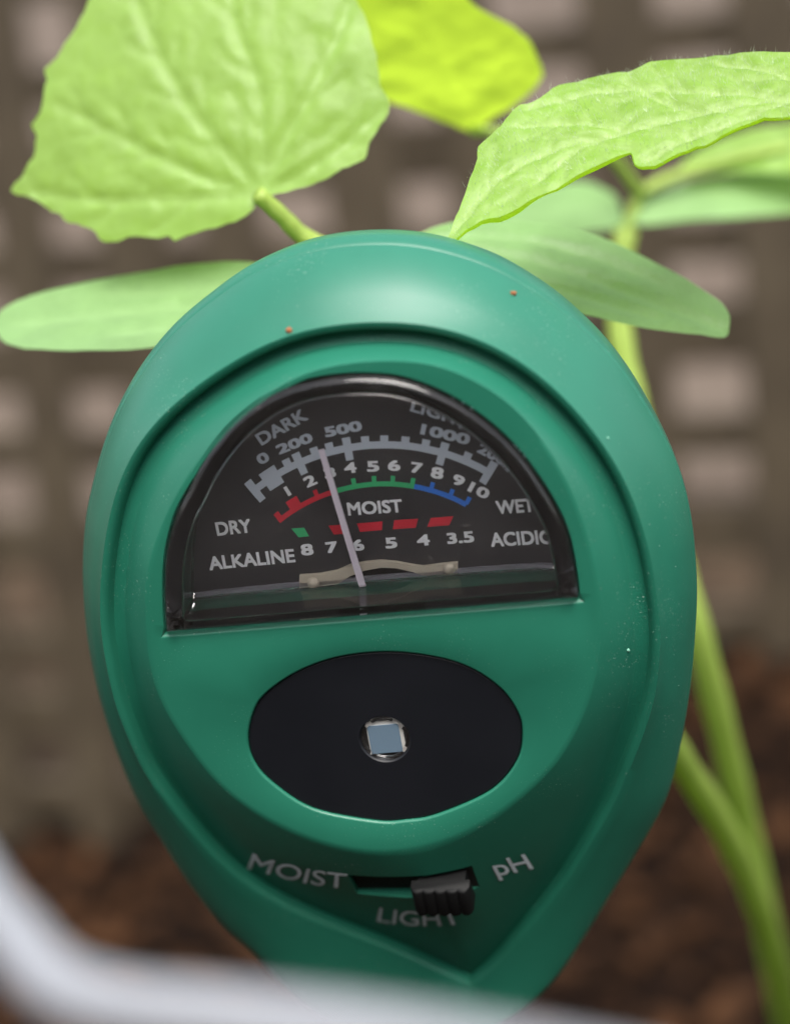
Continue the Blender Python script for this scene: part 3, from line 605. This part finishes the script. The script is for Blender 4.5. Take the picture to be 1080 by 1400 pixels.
for f in (0.08, 0.18, 0.32, 0.48, 0.62, 0.74, 0.84, 0.91, 0.96):
    loops.append(lerp(LD, LE, f, f + 0.07 * math.sin(math.pi * f) * (1 if f > .2 else f / .2)))
loops += [LE, radial(LE, -0.5, 0.0)]
loops[-2][:, 2] = -0.03
loops[-1][:, 2] = 0.0

bm = bmesh.new()
rings = [[bm.verts.new(P3(*p)) for p in l] for l in loops]
for k, (a, b) in enumerate(zip(rings[:-1], rings[1:])):
    for i in range(NL):
        j = (i + 1) % NL
        f = bm.faces.new((a[i], a[j], b[j], b[i]))
        if n_strip - 3 <= k < n_strip: f.material_index = 1
bm.faces.new(rings[0][::-1])
# face plate with the window and sensor openings
Wc = catmull([p[:2] for p in D['W']], False, 4)
nb = 16
Wl = np.concatenate([Wc, [Wc[-1] + (Wc[0] - Wc[-1]) * (i / nb) for i in range(1, nb)]])
Ll = catmull([p[:2] for p in D['L']], True, 6)
def opening(loop2, prof, floor_mat=0):
    rs = []
    for off, w in prof:
        rs.append([bm.verts.new(P3(p[0], p[1], w)) for p in offset_poly(loop2, off)])
    for a, b in zip(rs[:-1], rs[1:]):
        for i in range(len(a)):
            j = (i + 1) % len(a)
            bm.faces.new((a[i], a[j], b[j], b[i]))
    f = bm.faces.new(rs[-1])
    f.material_index = floor_mat
    return rs[0]
w_prof = [(0.75, 0.0), (0.62, -0.05), (0.42, -0.28), (0.30, -0.55), (0.22, -0.8), (0.20, D['WD'] - 0.7)]
l_prof = [(0.35, 0.0), (0.22, -0.05), (0.10, -0.18), (0.06, -0.9)]
wk = np.array([0.3] * len(Wc) + [1.0] * (len(Wl) - len(Wc))); wk[0] = wk[len(Wc) - 1] = 1.0      # broad chamfer only along the foot
opening(Wl, [(wk * o + (1 - wk) * 0.05, w) for o, w in w_prof])
opening(Ll, l_prof)
ov, of = cdt([loops[-1][:, :2], offset_poly(Wl, wk * w_prof[0][0] + (1 - wk) * 0.05), offset_poly(Ll, l_prof[0][0])])
pv = [bm.verts.new(P3(v.x, v.y, 0)) for v in ov]
for f in of: bm.faces.new([pv[i] for i in f])
bmesh.ops.remove_doubles(bm, verts=bm.verts, dist=2e-6)
bmesh.ops.recalc_face_normals(bm, faces=bm.faces)
body = mk_bm('housing', bm, M_green, None, True)
body.data.materials.append(M_green_rough)

# slot for the slider, cut into the lower slope
sl = [Vector(P3(*p)) for p in D['slot']]
bvh = BVHTree.FromObject(body, bpy.context.evaluated_depsgraph_get())
EYE = mm4.inverted() @ CAM_P            # the measurements were taken from here
def on_skin(u, v, lift=0.0, w=None):
    if w is None: w = -0.8 + (v + 41) * 0.40 if v < -41 else -0.8
    h = bvh.ray_cast(EYE, (P3(u, v, w) - EYE).normalized())
    if h[0] is None: return P3(u, v, -3), Vector((0, -1, 0))
    n = h[1] if h[1].y < 0 else -h[1]
    return h[0] + n * lift * MM, n
sc_u = sum(p[0] for p in D['slot']) / 4; sc_v = sum(p[1] for p in D['slot']) / 4
c0, nrm = on_skin(sc_u, sc_v)
ax_u = (Vector(P3(*D['slot'][1])) - Vector(P3(*D['slot'][0]))); ax_u = (ax_u - nrm * ax_u.dot(nrm)).normalized()
ax_v = nrm.cross(ax_u); ax_v = -ax_v if ax_v.z < 0 else ax_v
slot_w = (Vector(P3(*D['slot'][1])) - Vector(P3(*D['slot'][0]))).length * 0.5
slot_h = 0.00175
def frame_pt(a, b, c): return c0 + ax_u * a + ax_v * b + nrm * c
def frame_box(a0, a1, b0, b1, c0_, c1):
    b_ = bmesh.new()
    vs = [b_.verts.new(frame_pt(a, b, c)) for c in (c0_, c1) for a, b in ((a0, b0), (a1, b0), (a1, b1), (a0, b1))]
    for f in ((0, 1, 2, 3), (4, 5, 6, 7), (0, 1, 5, 4), (1, 2, 6, 5), (2, 3, 7, 6), (3, 0, 4, 7)): b_.faces.new([vs[i] for i in f])
    bmesh.ops.recalc_face_normals(b_, faces=b_.faces)
    return b_
cut = mk_bm('slot_cutter', frame_box(-slot_w, slot_w, -slot_h - 0.0013, slot_h, -0.0016, 0.004), M_green, None, False)
md = body.modifiers.new('slot', 'BOOLEAN')
md.operation = 'DIFFERENCE'; md.solver = 'EXACT'; md.object = cut
deps = bpy.context.evaluated_depsgraph_get()
new_me = bpy.data.meshes.new_from_object(body.evaluated_get(deps))
body.modifiers.clear()
body.data = new_me
bpy.data.objects.remove(cut)
new_me.set_sharp_from_angle(angle=math.radians(50))
body.parent = meter
mk_bm('slot_floor', frame_box(-slot_w * .995, slot_w * .995, -slot_h * .99 - 0.0013, slot_h * .99, -0.00158, -0.0013), M_dark, meter, False)

# slider knob with ridges
kc = np.mean([p[:2] for p in D['knob']], 0)
ka = (Vector(P3(*D['knob'][0])) - c0).dot(ax_u); kb = (Vector(P3(*D['knob'][1])) - c0).dot(ax_u)
kb = min(kb, slot_w - 0.0002)
bmk = bmesh.new()
nr = 5
prof = []
KD = 0.0020
for i in range(nr * 8 + 1):
    t = i / (nr * 8)
    a = ka + (kb - ka) * t
    c = KD + 0.00032 * (abs(math.sin(math.pi * t * nr)) ** 0.7) - 0.0004 * (abs(2 * t - 1) ** 10)
    prof.append((a, c))
KH, KL = 0.00130, 0.00215
lay = []
for b_, sh, dc in ((-KL, .0, -.00025), (-KL + .00008, .0, -.00006), (-KL + .00025, 0, 0), (KH - .00025, 0, 0), (KH - .00008, 0, -.00006), (KH, 0, -.00025)):
    lay.append([bmk.verts.new(frame_pt(a, b_, c + dc - b_ * 0.32)) for a, c in prof] + [bmk.verts.new(frame_pt(kb, b_, 0.00025)), bmk.verts.new(frame_pt(ka, b_, 0.00025))])
for a, b in zip(lay[:-1], lay[1:]):
    for i in range(len(a)):
        j = (i + 1) % len(a)
        bmk.faces.new((a[i], a[j], b[j], b[i]))
bmk.faces.new(lay[0]); bmk.faces.new(lay[-1])
knob = mk_bm('slider_knob', bmk, M_knob, meter, True, 40)
mk_bm('slider_post', frame_box(ka + 0.0006, kb - 0.0006, -0.0010, 0.0010, -0.00128, 0.0008), M_knob, knob, False)

# neck and probe under the head
low = min(p[1] for p in D['A'])
hx = -9.0
pth = [P3(hx, v, -19.0) for v in (low + 9, low + 3, low - 2, low - 8, low - 14, low - 22)]
vs, fs = tube(pth, [0.0040, 0.0052, 0.0060, 0.0061, 0.0057, 0.0052], 32)
mk('neck', vs, fs, M_green, meter)
for du in (-2.6, 2.6):
    vs, fs = tube([P3(hx + du, v, -19.0) for v in (low - 21, -280, -330, -336)], [0.0022, 0.0022, 0.0022, 0.0004], 16)
    mk('probe', vs, fs, M_steel, meter)

# dial card, printing, needle
WD = D['WD']
inner = offset_poly(Wl, 0.05)
dv, df = cdt([inner])
dial = mk('dial', [P3(v.x, v.y, WD) for v in dv], df, M_dial, meter, False)
def flat(name, polys, w, mat, parent):
    """flat print: polygons lying on the card, each a hair above the last so none share a plane"""
    vs, fs = [], []
    for k, p in enumerate(polys):
        ov, of = cdt([p])
        b = len(vs)
        vs += [P3(v.x, v.y, w + 0.004 * k) for v in ov]
        fs += [tuple(b + i for i in f) for f in of]
    o = mk(name, vs, fs, mat, parent, False)
    return o
flat('light_scale', D['light_arc'], WD + 0.02, M_scale, dial)
flat('dry_scale', D['moist_red'], WD + 0.02, M_red, dial)
flat('moist_scale', D['moist_green'], WD + 0.03, M_grn, dial)
flat('wet_scale', D['moist_blue'], WD + 0.02, M_blue, dial)
flat('alkaline_mark', [D['ph_green']], WD + 0.02, M_grn, dial)
for p in D['ph_red']: flat('acidity_mark', [p], WD + 0.02, M_red, dial)

def text_mesh(s, bold, res=4):
    cu = bpy.data.curves.new('t', 'FONT')
    cu.body = s
    cu.resolution_u = res
    ob = bpy.data.objects.new('t', cu)
    C.objects.link(ob)
    d_ = bpy.context.evaluated_depsgraph_get()
    me = bpy.data.meshes.new_from_object(ob.evaluated_get(d_))
    vs = np.array([v.co[:2] for v in me.vertices])
    fs = [tuple(p.vertices) for p in me.polygons]
    bpy.data.objects.remove(ob); bpy.data.meshes.remove(me); bpy.data.curves.remove(cu)
    n = len(vs)      # heavier strokes: copies moved a little, each a hair above the last
    sh = [(-1, -1), (1, -1), (1, 1), (-1, 1), (0, 0)] if bold else [(0, 0)]
    av = np.concatenate([vs + np.array(q) * bold for q in sh])
    lay = np.concatenate([np.full(n, i * 1.0) for i in range(len(sh))])
    return av, [tuple(i + k * n for i in f) for k in range(len(sh)) for f in fs], lay
CAP = None
for s, a, b, h, bold in D['text']:
    vs, fs, lay = text_mesh(s, bold)
    mn, mxx = vs.min(0), vs.max(0)
    a, b = np.array(a), np.array(b)
    e = (b - a); L = np.linalg.norm(e); e = e / L; n = np.array([-e[1], e[0]])
    q = (vs - mn) / (mxx - mn)
    p = a + np.outer(q[:, 0] * L, e) + np.outer(q[:, 1] * h, n)
    mk('lettering', [P3(x, y, WD + 0.035 + 0.003 * k) for (x, y), k in zip(p, lay)], fs, M_print if not s in ('200', '500', '1000', '2000', '0', 'DARK', 'LIGHT') else M_scale, dial, False)
# needle
na, nb_ = np.array(D['needle'][0]), np.array(D['needle'][1])
e = (nb_ - na) / np.linalg.norm(nb_ - na); n = np.array([-e[1], e[0]])
vs = []
for w in (-5.6, -5.25):
    for q, hw in ((na, .30), (nb_, .36)):
        for s in (-1, 1):
            p = q + n * s * hw
            vs.append(P3(p[0], p[1], w))
mk('needle', vs, [(0, 1, 3, 2), (4, 5, 7, 6), (0, 1, 5, 4), (1, 3, 7, 5), (3, 2, 6, 7), (2, 0, 4, 6)], M_needle, meter, False)
flat('opening_shade', [D['hole']], WD + 0.02, M_dark, dial)  # flat dark patch, shade of the movement hole put into its colour
def slab(name, poly, w0, w1, mat, parent):
    ov, of = cdt([poly])
    bm_ = bmesh.new()
    top = [bm_.verts.new(P3(v.x, v.y, w1)) for v in ov]
    for f in of: bm_.faces.new([top[i] for i in f])
    r = bmesh.ops.extrude_face_region(bm_, geom=bm_.faces[:])
    for g in r['geom']:
        if isinstance(g, bmesh.types.BMVert): g.co.y += (w1 - w0) * MM
    return mk_bm(name, bm_, mat, parent, False)
bracket = slab('movement_bracket', D['bracket'], WD + 0.03, WD + 0.5, M_cream, meter)
for p in D['pins']:
    bm_ = bmesh.new()
    bmesh.ops.create_uvsphere(bm_, u_segments=16, v_segments=10, radius=0.0007)
    for v in bm_.verts: v.co = P3(p[0], p[1], WD + 0.5) + Vector((v.co.x, v.co.y * 0.7, v.co.z))
    mk_bm('pin', bm_, M_cream, bracket)

# clear cover: a hollow half round lens with a rounded front edge
bmc = bmesh.new()
def ring(loop2, off, w): return [bmc.verts.new(P3(p[0], p[1], w)) for p in offset_poly(loop2, off)]
FR = 0.9
fr = 1.2
outer_prof = [(0.0, WD + 0.15), (0.0, FR - fr)] + [(-fr * (1 - math.cos(a)), FR - fr + fr * math.sin(a)) for a in np.linspace(0.2, math.pi / 2, 8)]
TH = 1.9
FT = 1.0
fi = 0.35
inner_prof = [(-TH, WD + 0.15), (-TH, FR - FT - fi)] + [(-TH - fi * (1 - math.cos(a)), FR - FT - fi + fi * math.sin(a)) for a in np.linspace(0.3, math.pi / 2, 5)]
def shell(prof):
    rs = [ring(Wl, o, w) for o, w in prof]
    for a, b in zip(rs[:-1], rs[1:]):
        for i in range(len(a)):
            j = (i + 1) % len(a)
            bmc.faces.new((a[i], a[j], b[j], b[i]))
    # flat front
    lp = offset_poly(Wl, prof[-1][0])
    ov, of = cdt([lp])
    vv = [bmc.verts.new(P3(v.x, v.y, prof[-1][1])) for v in ov]
    for f in of: bmc.faces.new([vv[i] for i in f])
    return rs[0]
thk = np.array([1.0] * len(Wc) + [0.56] * (len(Wl) - len(Wc))); thk[0] = thk[len(Wc) - 1] = 0.75      # the foot is thinner than the rim
r1, r2 = shell(outer_prof), shell([(o * thk, w) for o, w in inner_prof])
for i in range(len(r1)):
    j = (i + 1) % len(r1)
    bmc.faces.new((r1[i], r1[j], r2[j], r2[i]))
bmesh.ops.remove_doubles(bmc, verts=bmc.verts, dist=1e-6)
cover = mk_bm('dial_cover', bmc, M_clear, meter, True, 40)

# frosted back edge of the cover foot, resting against the card
lipa, lipb = Wc[0] + (Wc[-1] - Wc[0]) * 0.05, Wc[-1] + (Wc[0] - Wc[-1]) * 0.05
dn_ = (lipb - lipa) / np.linalg.norm(lipb - lipa); dn_ = np.array([-dn_[1], dn_[0]])
slab('cover_lip', [lipa + dn_ * 1.12, lipb + dn_ * 1.12, lipb + dn_ * 1.55, lipa + dn_ * 1.55], WD + 0.06, WD + 0.5, M_lip, cover)

# strip added to put the dark reflection band into the flat foot of the cover
fa, fb = Wc[0], Wc[-1]
ed = (fb - fa) / np.linalg.norm(fb - fa); en = np.array([ed[1], -ed[0]])
pa, pb = fa + ed * 0.4, fb - ed * 0.4
slab('foot_dark_band', [pa + en * 0.03, pb + en * 0.03, pb + en * 0.16, pa + en * 0.16], -3.6, -0.9, M_black, meter)

# black oval with the light cell
su, sv = D['sensor']
hole = [(su + 2.85 * math.cos(t), sv + 2.85 * math.sin(t)) for t in np.linspace(0, 2 * math.pi, 48, endpoint=False)]
el = offset_poly(Ll, 0.0)
bmo = bmesh.new()
ov, of = cdt([offset_poly(Ll, -0.15), hole])
for f in of: bmo.faces.new([bmo.verts.new(P3(ov[i].x, ov[i].y, -0.30)) for i in f])
def ringo(loop2, w): return [bmo.verts.new(P3(p[0], p[1], w)) for p in loop2]
def joino(a, b):
    for i in range(len(a)):
        j = (i + 1) % len(a)
        bmo.faces.new((a[i], a[j], b[j], b[i]))
joino(ringo(offset_poly(Ll, -0.15), -0.30), ringo(el, -0.42))
joino(ringo(el, -0.42), ringo(el, -0.88))
h2 = [(su + 2.72 * math.cos(t), sv + 2.72 * math.sin(t)) for t in np.linspace(0, 2 * math.pi, 48, endpoint=False)]
h3 = [(su + 2.62 * math.cos(t), sv + 2.62 * math.sin(t)) for t in np.linspace(0, 2 * math.pi, 48, endpoint=False)]
ra = ringo(hole, -0.30); rb = ringo(h2, -0.42); joino(ra, rb); rc = ringo(h3, -0.85); joino(rb, rc)
bmesh.ops.remove_doubles(bmo, verts=bmo.verts, dist=1e-6)
oval = mk_bm('sensor_plate', bmo, M_black, meter, True, 35)
# the cell sits just under the hole
slab('sensor_well', h3, -0.895, -0.875, M_dark, oval)
cellv = []
def rect(cu, cv, hw, hh, rot):
    c, s = math.cos(rot), math.sin(rot)
    return [(cu + c * x - s * y, cv + s * x + c * y) for x, y in ((-hw, -hh), (hw, -hh), (hw, hh), (-hw, hh))]
slab('cell_frame', rect(su + 0.08, sv + 0.05, 1.98, 1.92, 0.03), -0.87, -0.74, M_tin, oval)
slab('light_cell', rect(su - 0.04, sv - 0.16, 1.72, 1.70, 0.03), -0.735, -0.62, M_cell, oval)
# clear collar round the cell
cv_ = []
bmr = bmesh.new()
rr_ = []
for r_, w_ in ((2.60, -0.83), (2.60, -0.52), (2.52, -0.46), (2.36, -0.46), (2.26, -0.55), (2.24, -0.83)):
    rr_.append([bmr.verts.new(P3(su + r_ * math.cos(t), sv - 0.05 + r_ * math.sin(t), w_)) for t in np.linspace(0, 2 * math.pi, 48, endpoint=False)])
for a, b in zip(rr_, rr_[1:] + rr_[:1]):
    for i in range(48): bmr.faces.new((a[i], a[(i + 1) % 48], b[(i + 1) % 48], b[i]))
mk_bm('collar', bmr, M_clear, oval)

# lettering on the slope: every letter stands on the measured baseline and hugs the surface
for s, base, h in D['sktext']:
    bl = catmull(base, False, 12)
    seg = np.linalg.norm(np.diff(bl, axis=0), axis=1)
    cum = np.concatenate([[0], np.cumsum(seg)])
    vs, fs, lay = text_mesh(s, 0.012)
    mn, mxx = vs.min(0), vs.max(0)
    capv, _, _ = text_mesh('H', 0.012)
    ch = capv[:, 1].max()
    pts = []
    for (x, y), lk in zip(vs, lay):
        l = (x - mn[0]) / (mxx[0] - mn[0]) * cum[-1]
        k = min(max(np.searchsorted(cum, l) - 1, 0), len(seg) - 1)
        t = (l - cum[k]) / seg[k]
        p = bl[k] + (bl[k + 1] - bl[k]) * t
        l0, l1 = max(0, k - 6), min(len(bl) - 1, k + 7)
        e = bl[l1] - bl[l0]; e = e / np.linalg.norm(e); n = np.array([-e[1], e[0]])
        yy = (y - (0 if mn[1] < -0.1 else mn[1])) / ch
        p = p + n * yy * h
        q, _n = on_skin(p[0], p[1], 0.085 + 0.004 * lk)
        pts.append(q)
    mk('lettering', pts, fs, M_caseprint, meter, False)

# crumbs of soil and dust caught on the housing
for k, (u, v, s) in enumerate(((-8.2, 20.2, 0.42), (14.6, 22.0, 0.38), (22.4, -17.9, 0.22), (22.5, 6.0, 0.18))):
    q, nn = on_skin(u, v, s * 0.2)
    bm_ = bmesh.new()
    bmesh.ops.create_icosphere(bm_, subdivisions=1, radius=s * MM)
    for vtx in bm_.verts:
        vtx.co = q + Vector((vtx.co.x * rng.uniform(.6, 1.3), vtx.co.y * .6, vtx.co.z * rng.uniform(.6, 1.3)))
    o = mk_bm('soil_crumb' if k < 2 else 'dust_speck', bm_, M_crumb if k < 2 else M_fleck, None)
    o.matrix_world = mm4
    tag(o, ['orange brown crumb of soil above the groove over the dial', 'orange brown crumb of soil on the shoulder under the leaf', 'pale speck of dust on the slope beside the oval sensor', 'pale speck of dust on the outer band of the green housing'][k], 'crumb' if k < 2 else 'speck')

# fine dust flecks scattered over the housing
dv_, dfc = [], []
r4 = random.Random(21)
for _ in range(900):
    if r4.random() < 0.5: u, v = r4.gauss(24, 3.5), r4.gauss(-12, 16)
    else: u, v = r4.uniform(-38, 29), r4.uniform(-62, 26)
    h = bvh.ray_cast(EYE, (P3(u, v, -3) - EYE).normalized())
    if h[0] is None: continue
    n_ = h[1] if h[1].dot(EYE - h[0]) > 0 else -h[1]
    if (h[0].y > 0.0055 and r4.random() < .2) or (abs(h[0].y) < 1e-4 and r4.random() < .75): continue
    s_ = MM * (0.018 + 0.05 * r4.random() ** 4)
    t1 = n_.orthogonal().normalized(); t2 = n_.cross(t1)
    b = len(dv_)
    k_ = r4.randint(4, 6)
    for q in range(k_):
        a_ = 6.283 * q / k_
        dv_.append(h[0] + n_ * 0.00002 + (t1 * math.cos(a_) * r4.uniform(.5, 1.5) + t2 * math.sin(a_) * r4.uniform(.5, 1.5)) * s_)
    dv_.append(h[0] + n_ * (0.00002 + s_ * 0.8))
    dfc += [(b + q, b + (q + 1) % k_, b + k_) for q in range(k_)]
tag(mk('dust_flecks', dv_, dfc, M_dust, meter, False), kind='stuff')

# ================================================================== seedlings
def seg_dist(px, py, a, b):
    dx, dy = b[0] - a[0], b[1] - a[1]
    t = max(0.0, min(1.0, ((px - a[0]) * dx + (py - a[1]) * dy) / (dx * dx + dy * dy + 1e-9)))
    return math.hypot(px - a[0] - t * dx, py - a[1] - t * dy)

def blade(name, key, mat, parent, step=0.9, cup=0.0, curl=0.0, groove=0.3, vw=0.55, rough=0.25, smooth_out=2, serr=0.0, side=True, seed=0, fold=None):
    d = D[key]
    out = catmull(d['out'], True, smooth_out)
    if serr:
        n = len(out)
        r2 = random.Random(seed)
        nr_ = offset_poly(out, 1.0) - out
        ln = 0.0
        for i in range(n):
            ln += np.linalg.norm(out[i] - out[i - 1])
            out[i] = out[i] + nr_[i] * serr * ((ln / 2.6) % 1.0 - 0.5) * r2.uniform(.5, 1.2)
    mn, mx_ = out.min(0), out.max(0)
    ext = []
    r2 = random.Random(seed)
    inner_ = offset_poly(out, -step * 0.6)
    y = mn[1]
    row = 0
    while y < mx_[1]:
        x = mn[0] + (step / 2 if row % 2 else 0)
        while x < mx_[0]:
            p = (x + r2.uniform(-.1, .1) * step, y + r2.uniform(-.1, .1) * step)
            if inside(inner_, p): ext.append(p)
            x += step
        y += step * 0.866
        row += 1
    ov, of = cdt([out], ext)
    veins = [[tuple(q) for q in catmull(v, False, 5)] for v in d['veins']]
    minor = []
    if side:      # side veins leave the main ones at an angle
        for v in veins:
            n = len(v)
            acc = 0.0
            flip = 1
            for i in range(1, n - 1):
                acc += math.hypot(v[i][0] - v[i - 1][0], v[i][1] - v[i - 1][1])
                if acc > 3.2:
                    acc = 0.0
                    flip = -flip
                    a = math.atan2(v[i + 1][1] - v[i][1], v[i + 1][0] - v[i][0]) + flip * 0.85
                    L = 7.0 * (1 - 0.5 * i / n)
                    q = v[i]
                    ln_ = [q]
                    for s in range(4):
                        a -= flip * 0.10
                        q = (q[0] + math.cos(a) * L / 4, q[1] + math.sin(a) * L / 4)
                        ln_.append(q)
                    minor.append(ln_)
    c = out.mean(0)
    size = max(mx_ - mn) / 2
    zs, vn = [], []
    for p in ov:
        dm = min(seg_dist(p.x, p.y, v[i], v[i + 1]) for v in veins for i in range(len(v) - 1))
        dn = min((seg_dist(p.x, p.y, v[i], v[i + 1]) for v in minor for i in range(len(v) - 1)), default=9)
        z = -groove * math.exp(-(dm / vw) ** 2) - groove * 0.55 * math.exp(-(dn / (vw * .8)) ** 2)
        q = Vector((p.x, p.y, seed * 9.1))
        z += rough * noise.noise(q * 0.55) + rough * 1.6 * noise.noise(q * 0.2)
        rx, ry = (p.x - c[0]) / size, (p.y - c[1]) / size
        z += cup * (rx * rx + ry * ry) * size + curl * ry * ry * size
        if fold: z += fold(p.x, p.y, mn, mx_)
        zs.append(z)
        vn.append(max(math.exp(-(dm / (vw * .8)) ** 2), 0.5 * math.exp(-(dn / (vw * .5)) ** 2)))
    o = mk(name, [(p.x * MM, p.y * MM, z * MM) for p, z in zip(ov, zs)], of, mat, None)
    at = o.data.attributes.new('vein', 'FLOAT', 'POINT')
    at.data.foreach_set('value', vn)
    X, Y = Vector(d['X']), Vector(d['Y'])
    Z = X.cross(Y)
    m = Matrix((X, Y, Z)).transposed().to_4x4()
    m.translation = Vector(d['o']) * MM
    o.parent = parent
    o.matrix_local = Matrix.Translation(-parent.location) @ m
    return o, out, d

def stem_part(name, key, r0, r1, parent, seg=14):
    path = catmull(D[key], False, 6) * MM
    n = len(path)
    off = parent.location
    vs, fs = tube([Vector(p) - off for p in path], [(r0 + (r1 - r0) * i / (n - 1)) * MM * (1 + 0.04 * math.sin(i * 1.7)) for i in range(n)], seg)
    return mk(name, vs, fs, M_stem, parent)

base_a = Vector(D['stem_a'][0]) * MM; base_a.z = soil_z(base_a.x, base_a.y)
base_b = Vector(D['stem_b'][0]) * MM; base_b.z = soil_z(base_b.x, base_b.y)
seedA = thing('seedling', 'cucumber seedling behind the meter with one broad ribbed leaf above its left shoulder', 'seedling', base_a, 'cucumber seedlings')
seedB = thing('seedling', 'cucumber seedling with a jagged hairy leaf reaching over the right shoulder of the meter', 'seedling', base_b, 'cucumber seedlings')
stem_part('stem', 'stem_a', 2.5, 1.6, seedA)
stem_part('stem', 'stem_b', 2.6, 1.7, seedB)
stem_part('petiole', 'pet_a', 1.3, 0.95, seedA)
stem_part('petiole', 'pet_b', 0.9, 0.7, seedB)
stem_part('petiole', 'pet_c', 1.4, 0.9, seedB)
stem_part('petiole', 'pet_d', 0.9, 0.7, seedB)
blade('leaf', 'leaf_a', M_leaf, seedA, 0.75, -0.10, 0.0, 0.45, 0.7, 0.14, 3, 0.25, True, 1)
blade('leaf', 'leaf_b', M_leaf_glow, seedB, 1.2, -0.06, 0.0, 0.3, 0.7, 0.3, 3, 0.2, True, 2)
leafC, outC, dC = blade('leaf', 'leaf_c', M_leaf_c, seedB, 0.5, 0.0, -0.2, 0.5, 0.5, 0.2, 3, 0.16, True, 3)
blade('cotyledon', 'cot_a', M_cot, seedA, 0.9, 0.0, 0.5, 0.3, 0.6, 0.15, 3, 0, False, 4)
blade('cotyledon', 'cot_b', M_cot, seedA, 0.7, 0.0, -0.15, 0.4, 0.55, 0.15, 3, 0, False, 5)
blade('leaf', 'leaf_d', M_leaf, seedB, 1.2, -0.05, 0.0, 0.3, 0.7, 0.25, 3, 0.15, True, 6)
blade('cotyledon', 'cot_c', M_cot, seedB, 1.2, 0.0, -0.1, 0.15, 0.7, 0.12, 3, 0, False, 7)
blade('cotyledon', 'cot_d', M_cot, seedB, 1.2, 0.0, -0.1, 0.15, 0.7, 0.12, 3, 0, False, 8)

# near margin of the jagged leaf, turned under, lit-through glow put into its colour
nO = len(outC)
sel = list(range(24 * 3, nO)) + [0]
bl_ = [v.co for v in leafC.data.vertices]
nrmO = offset_poly(outC, 1.0) - outC
mv_, mf_ = [], []
for q in sel:
    p = Vector((outC[q][0] * MM, outC[q][1] * MM, 0))
    z = min(bl_, key=lambda c: (c.x - p.x) ** 2 + (c.y - p.y) ** 2).z
    n2 = Vector((nrmO[q][0], nrmO[q][1], 0))
    wv_ = 0.25 + 1.3 * abs(noise.noise(Vector((q * 0.09, 3.1, 0))))
    for dn2, dz in ((-0.05, 0.0), (0.12, -0.45 * wv_), (0.0, -0.95 * wv_), (-0.3, -1.3 * wv_)):
        mv_.append(Vector((p.x, p.y, z)) + n2 * dn2 * MM + Vector((0, 0, dz * MM)))
for q in range(len(sel) - 1):
    for k in range(3): mf_.append((q * 4 + k, q * 4 + k + 1, q * 4 + 5 + k, q * 4 + 4 + k))
mk('turned_margin', mv_, mf_, M_leaf_glow, leafC)

# fine hairs on the jagged leaf
hv, hf = [], []
r3 = random.Random(11)
vco = [v.co.copy() for v in leafC.data.vertices]
vno = [v.normal.copy() for v in leafC.data.vertices]
ymid = sum(c.y for c in vco) / len(vco)
for _ in range(5200):
    i = r3.randrange(len(vco))
    L = r3.uniform(0.4, 1.0) * MM
    dr = (vno[i] + Vector((r3.uniform(-.6, .6), r3.uniform(-.6, .6), r3.uniform(-.2, .3)))).normalized()
    sd_ = dr.cross(Vector((r3.uniform(-1, 1), r3.uniform(-1, 1), 0.3))).normalized() * 0.013 * MM
    b = len(hv)
    p = vco[i] + Vector((r3.uniform(-.3, .3), r3.uniform(-.3, .3), 0)) * MM
    hv += [p - sd_, p + sd_, p + dr * L]
    hf.append((b, b + 1, b + 2))
hairs = mk('leaf_hairs', hv, hf, M_hair, leafC, False)
tag(hairs, kind='stuff')

# ================================================================== white rail in front
rl = [list(p) for p in D['rail']]
pre = [[-75, 10, -40], [-74, 8, 150], [-72, 4, 275], [-66, -6, 292], [-50, -35, 297], [-30, -68, 297]]
post = [[52, -111.5, 297], [75, -117, 296], [92, -121, 288], [95, -122, 260], [95, -122, 90], [95, -122, -40]]
rp = catmull(pre + rl + post, False, 6) * MM
vs, fs = tube([Vector(p) for p in rp], 0.00185, 20)
rail = mk('border_rail', vs, fs, M_rail)
tag(rail, 'white coated metal border rail bent at a corner in front of the green meter', 'rail')
